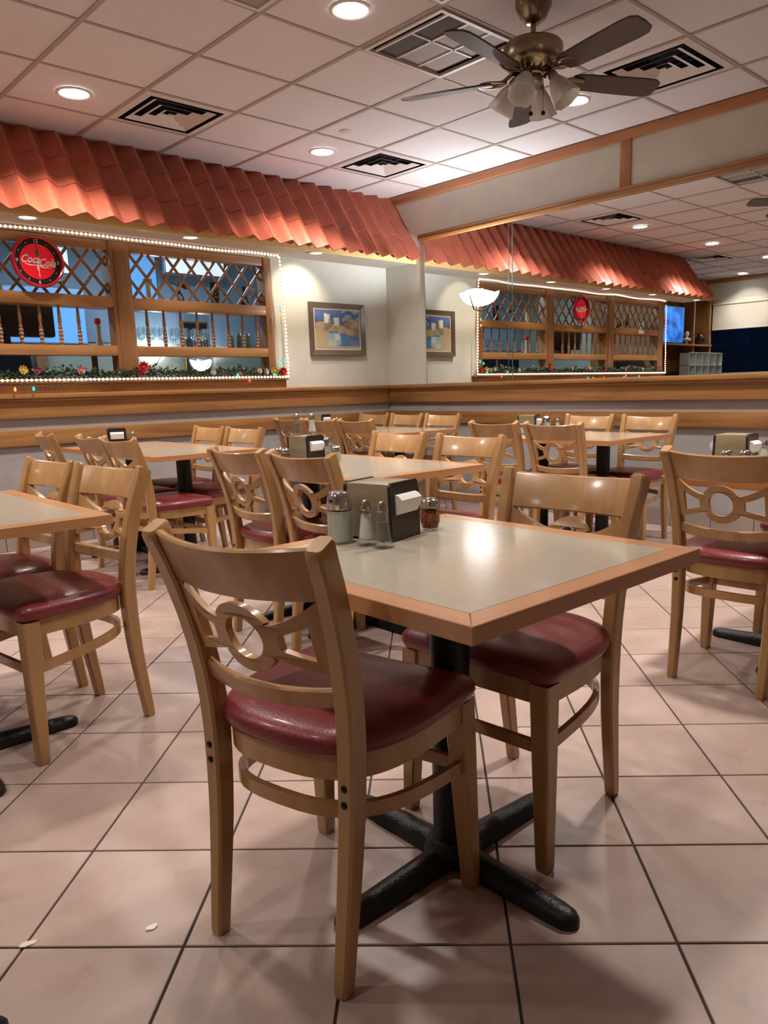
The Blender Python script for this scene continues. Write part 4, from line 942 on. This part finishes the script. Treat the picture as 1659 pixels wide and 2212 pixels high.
def make_splat():
    cz = 0.648; ro, ri = 0.066, 0.041; W = 0.170
    # outline: right wing (y>0)
    def topz(y): return cz + 0.030 + (0.060) * ((abs(y) - 0.052) / (W - 0.052)) ** 1.6
    def botz(y): return cz - 0.030 - (0.030) * ((abs(y) - 0.052) / (W - 0.052)) ** 1.0
    out = []
    ys = [0.052 + (W - 0.052) * k / 10 for k in range(11)]
    out += [(y, topz(y)) for y in reversed(ys)]
    out += arc(0, cz, ro, 32, 148, 18)
    out += [(-y, topz(y)) for y in ys]
    out += [(-y, botz(y)) for y in reversed(ys)]
    out += arc(0, cz, ro, 212, 328, 18)
    out += [(y, botz(y)) for y in ys]
    ring = arc(0, cz, ri, 0, 360, 32)[:-1]
    sp = [out, ring]
    for s in (-1, 1):
        a, b_ = 0.074, 0.134; hole = []
        yy = [a + (b_ - a) * k / 6 for k in range(7)]
        hole += [(s * y, topz(y) - 0.022 - 0.004 * (y - a) / (b_ - a)) for y in yy] + [(s * y, botz(y) + 0.020) for y in reversed(yy)]
        sp.append(hole)
    bm = curve_mesh(sp, 0.0075)
    for v in bm.verts:
        y, z, o = v.co.x, v.co.y, v.co.z
        z = max(z, 0.5)
        v.co = Vector((surf_x(y, z) + o, y, z))
    return bm
def seat_w(s): return (max(0.0, 1 - s ** 4)) ** (1 / 2.8)
def seat_outline(sc=1.0, n=20, hw=0.208, x0=0.200, x1=-0.172, rc=0.03):
    pts = []
    L_ = x0 - x1
    ss = [math.sin(R(90 * k / n)) for k in range(n + 1)]
    side = [(x0 - rc - (L_ - rc) * s, hw * seat_w(s)) for s in ss]
    # front corner
    fc = [(x0 - rc + rc * math.cos(R(a)), hw - rc + rc * math.sin(R(a))) for a in (0, 22, 45, 67)]
    half = fc + side
    pts = half + [(x, -y) for x, y in reversed(half[:-1])]
    return [(x * 1.0 * sc + 0.014 * (1 - sc), y * sc) for x, y in pts]
def ring_band(o_pts, i_pts, z0, z1):
    bm = bmesh.new(); n = len(o_pts)
    q = [[bm.verts.new((p[0], p[1], z)) for p in P] for P, z in ((o_pts, z0 + 0.003), (o_pts, z1 - 0.002), (i_pts, z1), (i_pts, z0))]
    for u in range(4):
        v = (u + 1) % 4
        for k in range(n):
            k2 = (k + 1) % n; bm.faces.new((q[u][k], q[u][k2], q[v][k2], q[v][k]))
    return bm
def make_cushion():
    bm = bmesh.new(); rings = []
    for sc, z in ((0.985, 0.432), (1.035, 0.437), (1.06, 0.447), (1.055, 0.458), (1.015, 0.470), (0.93, 0.478), (0.78, 0.483), (0.5, 0.486), (0.22, 0.487)):
        rings.append([bm.verts.new((x, y, z + (0.004 * ((x + 0.17) / 0.37) if z > 0.44 else 0))) for x, y in seat_outline(sc)])
    n = len(rings[0])
    for a, b_ in zip(rings, rings[1:]):
        for k in range(n): bm.faces.new((a[k], a[(k + 1) % n], b_[(k + 1) % n], b_[k]))
    bm.faces.new(rings[-1]); bm.faces.new(rings[0][::-1]); return bm
def front_leg(s):
    secs = []
    for z, h_ in ((0, 0.0145), (0.006, 0.0165), (0.15, 0.0195), (0.30, 0.0225), (0.43, 0.0245)):
        k = z / 0.43; x = 0.1925 - 0.014 * k; y = s * (0.2005 - 0.014 * k); c = 0.004
        secs.append([(x + a, y + b_, z) for a, b_ in ((-h_ + c, -h_), (h_ - c, -h_), (h_, -h_ + c), (h_, h_ - c), (h_ - c, h_), (-h_ + c, h_), (-h_, h_ - c), (-h_, -h_ + c))])
    bm = bmesh.new(); loft(bm, secs); return bm
def hoop():
    pts = [p for p in seat_outline(0.93, n=16, rc=0.02)]
    # keep side/rear only
    pts = [(x, y) for x, y in pts if x < 0.172]
    half = [p for p in pts if p[1] >= 0]; path = sorted(half, key=lambda p: -p[0]) + [(x, -y) for x, y in sorted(half, key=lambda p: p[0])][1:]
    bm = bmesh.new(); secs = []
    P_ = [Vector((x, y, 0)) for x, y in path]
    for i, p in enumerate(P_):
        t = (P_[min(i + 1, len(P_) - 1)] - P_[max(i - 1, 0)]).normalized(); n_ = Vector((-t.y, t.x, 0)) * 0.0065
        k = (0.172 - p.x) / 0.33; z = 0.285 + 0.040 * k
        secs.append([tuple(p + n_ + Vector((0, 0, z - 0.014))), tuple(p + n_ + Vector((0, 0, z + 0.014))), tuple(p - n_ + Vector((0, 0, z + 0.014))), tuple(p - n_ + Vector((0, 0, z - 0.014)))])
    loft(bm, secs); return bm
def make_chair():
    t = thing('dining_chair', '', 'chair')
    cwm = M['chairwood']
    link('seat_cushion', make_cushion(), M['vinyl'], t, smooth=True)
    link('seat_frame', ring_band(seat_outline(0.985), seat_outline(0.87), 0.382, 0.436), cwm, t, smooth=True)
    for s in (-1, 1):
        link('leg', front_leg(s), cwm, t, smooth=True)
        p = link('rear_post', make_post(s), cwm, t, smooth=True)
        for z in (0.392, 0.362):
            bm = bmesh.new(); lathe(bm, [(0.0065, 0), (0.0065, 0.002), (0.004, 0.0035), (0, 0.0035)], seg=10); bmesh.ops.rotate(bm, verts=bm.verts, cent=(0, 0, 0), matrix=Matrix.Rotation(R(-90), 3, 'Y'))
            link('bolt', bm, M['bolt'], p, loc=(post_x(z) - 0.0225, s * post_y(z), z), smooth=True)
    link('top_rail', slab(lambda u: 0.726 + 0.004 * u * u, lambda u: 0.815 + 0.008 * u * u, 0.019), cwm, t, smooth=True)
    link('splat', make_splat(), cwm, t, smooth=True)
    link('lower_rail', slab(lambda u: 0.523 + 0.010 * u * u, lambda u: 0.558 + 0.010 * u * u, 0.018), cwm, t, smooth=True)
    link('stretcher', hoop(), cwm, t, smooth=True)
    link('front_stretcher', B(0.178, 0.192, -0.18, 0.18, 0.268, 0.296, bev=0.002), cwm, t, smooth=True)
    return t
TOPX = 0.240
chair0 = make_chair(); used = [False]
def chair(tx, ty, deg, lab, group, at='top'):
    # (tx, ty) : where the middle of the top rail stands; deg : the way the sitter would face
    a = R(deg); cx, cy = tx + TOPX * math.cos(a), ty + TOPX * math.sin(a)
    if at == 'mid': cx, cy = tx, ty
    if not used[0]:
        used[0] = True; o = chair0; o.location = (cx, cy, 0); o.rotation_euler = (0, 0, a); o['label'] = lab; o['group'] = group
    else: o = dup(chair0, (cx, cy, 0), a, lab, group)
    return o
G = 'beech dining chairs with burgundy seats'
chair(0.852, 1.142, 13, 'nearest chair, back to the camera, pulled up to the nearest table', G, 'mid')
chair(1.418, 1.120, 183.5, 'chair on the far side of the nearest table, facing the camera', G, 'mid')
chair(0.787, 2.485, 188, 'chair at the left edge table, the nearer of its two', G, 'mid')
chair(0.985, 2.955, 183, 'chair at the left edge table, half hidden behind the nearer one', G)
chair(1.64, 2.335, 0, 'chair at the middle table, back to the camera, nearer of the left pair', G)
chair(1.64, 2.785, 0, 'chair at the middle table, farther of the left pair with a shadowed seat', G)
chair(2.70, 2.42, 182, 'chair on the far side of the middle table, right one of the pair', G)
chair(2.70, 2.913, 178, 'chair on the far side of the middle table, left one behind the tabletop', G)
chair(1.70, 4.105, 1, 'chair at the back left table, its top rail just below the napkin box', G)
chair(1.74, 4.58, 0, 'chair at the back left table, left of the one below the napkin box', G)
chair(1.70, 5.24, -8, 'blurred chair by the back wall at the left end of the back left tables', G)
chair(2.69, 4.39, 182, 'chair against the back wall side of the back left table, right of its pair', G)
chair(2.69, 4.842, 180, 'chair against the back wall side of the back left table, left of its pair', G)
chair(3.74, 4.555, 0, 'chair at the corner tables, back to the camera, rightmost of the three on the left', G)
chair(3.74, 5.000, 0, 'chair at the corner tables, middle of the three on the left', G)
chair(3.74, 5.445, 0, 'chair at the corner tables, leftmost of the three on the left', G)
chair(4.76, 4.584, 180, 'chair at the corner tables, rightmost of the three by the mirrored wall', G)
chair(4.76, 5.030, 180, 'chair at the corner tables, middle of the three by the mirrored wall', G)
chair(4.76, 5.475, 180, 'chair at the corner tables, leftmost by the mirrored wall and mostly hidden', G)
chair(3.74, 2.721, 2, 'chair at the mirrored wall table, back to the camera, right one, ring open', G)
chair(3.74, 3.18, -2, 'chair at the mirrored wall table, back to the camera, left one', G)
chair(4.80, 2.672, 181, 'chair between the mirrored wall and its table, right one', G)
chair(4.80, 3.143, 179, 'chair between the mirrored wall and its table, left one', G)
chair(2.43, 1.10, 2, 'chair cut by the right edge, back to the camera, at the right edge table', G)
chair(3.62, 1.05, 181, 'chair beyond the right edge table with only its seat corner showing', G)

# ================================================================== TABLES
TZ = 0.72
def tabletop(t, x0, x1, y0, y1, cx, cy):
    a0, a1, b0, b1 = x0 - cx, x1 - cx, y0 - cy, y1 - cy; w_ = 0.048; th = 0.029
    link('laminate_panel', B(a0 + w_, a1 - w_, b0 + w_, b1 - w_, TZ - th, TZ), M['laminate'], t)
    for P, m in ((((a0, b0), (a1, b0), (a1 - w_, b0 + w_), (a0 + w_, b0 + w_)), 'edgewood'), (((a1, b0), (a1, b1), (a1 - w_, b1 - w_), (a1 - w_, b0 + w_)), 'edgewood_y'),
                 (((a1, b1), (a0, b1), (a0 + w_, b1 - w_), (a1 - w_, b1 - w_)), 'edgewood'), (((a0, b1), (a0, b0), (a0 + w_, b0 + w_), (a0 + w_, b1 - w_)), 'edgewood_y')):
        cxp = sum(p[0] for p in P) / 4; cyp = sum(p[1] for p in P) / 4
        pp = [(p[0] + (0.0004 if p[0] < cxp else -0.0004) * 0.5, p[1] + (0.0004 if p[1] < cyp else -0.0004) * 0.5) for p in P]
        bm = bmesh.new(); prism(bm, pp, TZ - th, TZ)
        bmesh.ops.bevel(bm, geom=[e for e in bm.edges if len([v for v in e.verts if v.co.z > TZ - 0.001]) == 2], offset=0.0012, segments=1, affect='EDGES')
        link('edge_strip', bm, M[m], t)
ped_src = {}
def pedestal(t, x, y, reach=0.33):
    def put(n, key, build, loc, rot=0, smooth=True):
        if key not in ped_src: ped_src[key] = link(n, build(), M['blackiron'], t, smooth=smooth)
        o = ped_src[key] if ped_src[key].get('fresh') is None and ped_src[key].parent == t and ped_src[key].location.length == 0 and not ped_src[key].get('placed') else inst(n, ped_src[key], t)
        if not ped_src[key].get('placed'): ped_src[key]['placed'] = 1
        o.location = loc; o.rotation_euler = (0, 0, rot); return o
    put('column', 'col', lambda: lathe(bmesh.new(), [(0.043, 0.045), (0.043, 0.675), (0.0, 0.675)], seg=28), (x, y, 0))
    put('hub', 'hub', lambda: lathe(bmesh.new(), [(0.060, 0.014), (0.066, 0.03), (0.060, 0.05), (0.047, 0.062), (0.0, 0.064)], seg=28), (x, y, 0))
    put('mounting_plate', 'plate', lambda: box(box(bmesh.new(), -0.20, 0.20, -0.022, 0.022, 0.675, TZ - 0.0295), -0.022, 0.022, -0.20, 0.20, 0.6752, TZ - 0.0297), (x, y, 0), smooth=False)
    def foot():
        secs = []
        for u in (0.02, 0.08, 0.16, 0.24, 0.29, 0.315, 0.33, 0.336):
            w_ = 0.034 - 0.004 * (u / 0.33); hh = 0.052 - 0.020 * (u / 0.33)
            if u > 0.30: k = math.sqrt(max(0.02, 1 - ((u - 0.30) / 0.0365) ** 2)); w_ *= k; hh = 0.006 + (hh - 0.006) * (0.35 + 0.65 * k)
            secs.append([(u, w_ * math.cos(R(a)), 0.004 + (hh - 0.004) * max(0, math.sin(R(a))) ** 0.75) for a in (0, 25, 50, 75, 90, 105, 130, 155, 180)])
        bm = bmesh.new(); loft(bm, secs); return bm
    for k in range(4): put('foot', 'foot', foot, (x, y, 0), R(90 * k))
def table(x0, x1, y0, y1, lab, peds, group='square pedestal tables'):
    cx, cy = (x0 + x1) / 2, (y0 + y1) / 2
    t = thing('dining_table', lab, 'table', (cx, cy, 0), 0, group)
    tabletop(t, x0, x1, y0, y1, cx, cy)
    for px_, py_ in peds: pedestal(t, px_ - cx, py_ - cy)
    return t
table(0.768, 1.459, 0.692, 1.408, 'nearest square table with beige laminate top and black pedestal base', [(1.128, 1.083)])
table(0.13, 0.869, 2.173, 3.09, 'table cut by the left edge behind the red chair seats', [(0.47, 2.48)])
table(1.80, 2.53, 2.19, 3.19, 'middle table just behind the nearest one, with napkin box at its back', [(2.17, 2.60), (2.17, 2.99)])
table(1.86, 2.54, 4.00, 4.708, 'back left table near the clock, the nearer of two pushed together', [(2.20, 4.335)])
table(1.86, 2.54, 4.712, 5.42, 'back left table by the back wall, the farther of two pushed together', [(2.20, 5.07)])
table(3.90, 4.60, 4.27, 4.968, 'corner table nearer the camera, pushed against another in the far corner', [(4.25, 4.60)])
table(3.90, 4.60, 4.972, 5.67, 'corner table touching the back wall under the painting', [(4.25, 5.30)])
table(3.90, 4.64, 2.43, 3.45, 'table beside the mirrored wall between two pairs of chairs', [(4.27, 2.70), (4.27, 3.18)])
table(2.535, 3.45, 0.66, 1.36, 'table cut by the right edge with napkin box and two shakers', [(3.03, 1.03)])
table(-0.62, 0.10, 0.95, 1.65, 'table out of view whose black foot tip shows at the bottom left corner', [(-0.085, 1.30)])

# ================================================================== TABLE-TOP ITEMS
def napkin_box():
    t = thing('napkin_dispenser', '', 'napkin dispenser')
    W_, D_, Hh = 0.058, 0.068, 0.130
    link('body', B(-W_ + 0.003, W_ - 0.003, -D_ + 0.006, D_ - 0.006, 0.004, Hh - 0.002, bev=0.004), M['dispbody'], t, smooth=True)
    for s in (-1, 1):
        f_ = link('faceplate', loft(bmesh.new(), [[(-W_, s * D_, 0), (W_, s * D_, 0), (W_, s * (D_ - 0.008), 0), (-W_, s * (D_ - 0.008), 0)], [(-W_ + 0.001, s * (D_ - 0.004), Hh - 0.008), (W_ - 0.001, s * (D_ - 0.004), Hh - 0.008), (W_ - 0.001, s * (D_ - 0.012), Hh - 0.008), (-W_ + 0.001, s * (D_ - 0.012), Hh - 0.008)], [(-W_ + 0.007, s * (D_ - 0.005), Hh), (W_ - 0.007, s * (D_ - 0.005), Hh), (W_ - 0.007, s * (D_ - 0.012), Hh), (-W_ + 0.007, s * (D_ - 0.012), Hh)]]), M['blackplastic'], t)
        q = link('napkin', loft(bmesh.new(), [[(-0.041, s * (D_ - 0.004), z), (0.041, s * (D_ - 0.004), z), (0.041, s * (D_ + o_), z), (-0.041, s * (D_ + o_), z)] for z, o_ in ((0.058, -0.001), (0.060, 0.004), (0.078, 0.014), (0.092, 0.016), (0.101, 0.006), (0.103, -0.001))]), M['napkin'], t, smooth=True)
    return t
def sugar():
    t = thing('sugar_pourer', '', 'sugar pourer')
    link('glass_body', lathe(bmesh.new(), [(0.0, 0.0), (0.028, 0.0), (0.0295, 0.004), (0.0295, 0.074), (0.027, 0.080), (0.0255, 0.080), (0.0275, 0.073), (0.0275, 0.006), (0.0, 0.005)], seg=28, close=False), M['glass'], t, smooth=True)
    link('sugar', lathe(bmesh.new(), [(0.0, 0.0055), (0.0273, 0.0062), (0.0274, 0.0730), (0.0, 0.075)], seg=24), M['salt'], t, smooth=True)
    link('chrome_lid', lathe(bmesh.new(), [(0.0285, 0.076), (0.0285, 0.086), (0.0265, 0.100), (0.0225, 0.112), (0.020, 0.114), (0.0, 0.114)], seg=32, fl=lambda k, s, z: 1 - 0.02 * (k % 2)), M['chrome'], t, smooth=True)
    return t
def shaker(kind):
    t = thing(kind + '_shaker', '', kind + ' shaker')
    flu = lambda k, s, z: 1 + (0.10 if z < 0.012 else 0.05) * (1 if k % 3 == 0 else -0.4)
    link('glass_body', lathe(bmesh.new(), [(0, 0), (0.021, 0.0), (0.0225, 0.004), (0.0185, 0.014), (0.0115, 0.076), (0.0125, 0.079), (0.0105, 0.079), (0.0098, 0.074), (0.0150, 0.016), (0, 0.010)], seg=24, close=False, fl=flu), M['glass'], t, smooth=True)
    link('contents', lathe(bmesh.new(), [(0, 0.0105), (0.0165, 0.0165), (0.0102 if kind == 'salt' else 0.0115, 0.070 if kind == 'salt' else 0.055), (0, 0.071 if kind == 'salt' else 0.056)], seg=16), M['salt' if kind == 'salt' else 'pepper'], t, smooth=True)
    link('chrome_cap', lathe(bmesh.new(), [(0.0128, 0.078), (0.0128, 0.084), (0.0105, 0.088), (0.0098, 0.093), (0.006, 0.0995), (0, 0.101)], seg=16), M['chrome'], t, smooth=True)
    return t
def cheese(kind):
    t = thing('spice_shaker', '', 'shaker')
    fac = lambda k, s, z: 1 + 0.03 * (1 if (k // 2) % 2 == 0 else -1) * (1 if 0.01 < z < 0.045 else 0)
    link('glass_body', lathe(bmesh.new(), [(0, 0), (0.019, 0), (0.021, 0.005), (0.0245, 0.022), (0.0245, 0.040), (0.020, 0.050), (0.020, 0.058), (0.018, 0.058), (0.018, 0.050), (0.0228, 0.039), (0.0228, 0.022), (0.019, 0.006), (0, 0.004)], seg=24, close=False, fl=fac), M['glass'], t, smooth=True)
    link('contents', lathe(bmesh.new(), [(0, 0.0045), (0.0182, 0.0065), (0.0222, 0.022), (0.0222, 0.039), (0.0176, 0.049), (0, 0.051)], seg=20, fl=fac), M[kind], t, smooth=True)
    link('chrome_lid', lathe(bmesh.new(), [(0.0225, 0.056), (0.0225, 0.068), (0.020, 0.072), (0.013, 0.077), (0, 0.079)], seg=28), M['chrome'], t, smooth=True)
    for a in range(6): 
        bm = bmesh.new(); bmesh.ops.create_icosphere(bm, subdivisions=1, radius=0.0022); link('hole', bm, M['dark'], t, loc=(0.011 * math.cos(a * 1.047), 0.011 * math.sin(a * 1.047), 0.0765))
    return t
protos = {}
def item(kind, x, y, lab, rot=0, z=TZ, group=None):
    z += 0.0004
    if kind not in protos:
        o = {'box': napkin_box, 'sugar': sugar, 'salt': lambda: shaker('salt'), 'pepper': lambda: shaker('pepper'), 'flakes': lambda: cheese('flakes'), 'cheese': lambda: cheese('cheese')}[kind]()
        protos[kind] = o; o.location = (x, y, z); o.rotation_euler = (0, 0, R(rot))
    else: o = dup(protos[kind], (x, y, z), R(rot))
    o['label'] = lab
    if group: o['group'] = group
    return o
item('box', 1.141, 1.303, 'black and tan napkin dispenser on the nearest table', 14)
item('sugar', 1.030, 1.318, 'glass sugar pourer with a chrome lid on the nearest table')
item('salt', 1.048, 1.249, 'tall glass salt shaker beside the sugar pourer on the nearest table')
item('pepper', 1.053, 1.201, 'glass pepper shaker in front of the napkin dispenser on the nearest table')
item('flakes', 1.262, 1.268, 'jar of red pepper flakes right of the napkin dispenser on the nearest table')
# middle table
item('box', 2.13, 2.96, 'napkin dispenser on the middle table with two shakers standing on it', 10)
item('pepper', 2.105, 2.985, 'tall glass shaker standing on top of the middle table napkin dispenser', z=TZ + 0.1305)
item('salt', 2.15, 2.93, 'salt shaker standing on top of the middle table napkin dispenser', z=TZ + 0.1305)
item('cheese', 2.02, 3.02, 'cheese shaker left of the napkin dispenser on the middle table')
item('flakes', 2.01, 2.955, 'pepper flake jar left of the napkin dispenser on the middle table')
item('sugar', 2.218, 2.93, 'sugar pourer right of the napkin dispenser on the middle table')
item('cheese', 2.235, 2.865, 'cheese shaker at the right of the sugar pourer on the middle table')
# back left
item('box', 2.09, 5.02, 'napkin dispenser on the back left tables below the garland', -20)
item('cheese', 1.96, 5.16, 'cheese shaker on the back left tables, left of the dispenser')
item('flakes', 2.00, 5.07, 'pepper flake jar on the back left tables, beside the dispenser')
item('salt', 2.18, 4.97, 'salt shaker on the back left tables, right of the dispenser')
# corner
item('box', 4.10, 5.45, 'napkin dispenser on the corner table under the painting', 10)
item('salt', 4.22, 5.38, 'salt shaker right of the napkin dispenser on the corner table')
# mirrored wall table
item('box', 4.30, 3.32, 'napkin dispenser on the table beside the mirrored wall', 20)
item('cheese', 4.18, 3.28, 'cheese shaker in front of the dispenser on the table beside the mirrored wall')
item('sugar', 4.41, 3.25, 'sugar pourer right of the dispenser on the table beside the mirrored wall')
item('salt', 4.47, 3.20, 'salt shaker at the right on the table beside the mirrored wall')
# right edge table
item('box', 2.93, 1.27, 'napkin dispenser on the table at the right edge', 4)
item('cheese', 2.80, 1.245, 'cheese shaker left of the pepper flakes on the right edge table')
item('flakes', 2.82, 1.185, 'pepper flake jar on the right edge table, right of the cheese shaker')
item('salt', 3.03, 1.20, 'salt shaker behind the napkin dispenser on the right edge table')

# unseen cool lamps added over the bar to light the bar room
for x, e in ((1.2, 0.7), (3.6, 1.0)):
    t = thing('bar_fill_light', 'added unseen cool fill light over the bar, ' + ('left one' if x < 2 else 'right one'), 'ceiling light', (x, 6.75, BZ - 0.001))
    link('housing', B(-0.5, 0.5, -0.05, 0.05, -0.05, 0, bev=0.006), M['ventwhite'], t); link('fill_light_cover', B(-0.48, 0.48, -0.04, 0.04, -0.062, -0.05), M['whiteglow'], t)
    ld = bpy.data.lights.new('lamp', 'AREA'); ld.shape = 'RECTANGLE'; ld.size = 0.9; ld.size_y = 0.08; ld.energy = P_BAR * e; ld.color = (0.62, 0.80, 1.0)
    lo = bpy.data.objects.new('lamp', ld); C.objects.link(lo); lo.parent = t; lo.location = (0, 0, -0.07)

# ---- litter on the floor
def scrap(x, y, r_, lab, m, n=9):
    bm = bmesh.new(); pts = [(r_ * random.uniform(0.5, 1) * math.cos(2 * math.pi * k / n) * 1.5, r_ * random.uniform(0.4, 1) * math.sin(2 * math.pi * k / n)) for k in range(n)]
    prism(bm, pts, 0.0002, 0.0018)
    for v in bm.verts:
        if v.co.z > 0.001: v.co.z += random.uniform(0, 0.002)
    return tag(link('paper_scrap', bm, M[m], loc=(x, y, 0)), lab, 'litter')
scrap(0.536, 1.360, 0.010, 'tiny white paper scrap on the floor tile left of the nearest chair', 'napkin')
scrap(0.341, 1.489, 0.012, 'small pale green scrap on the floor joint at the lower left', 'cheese')
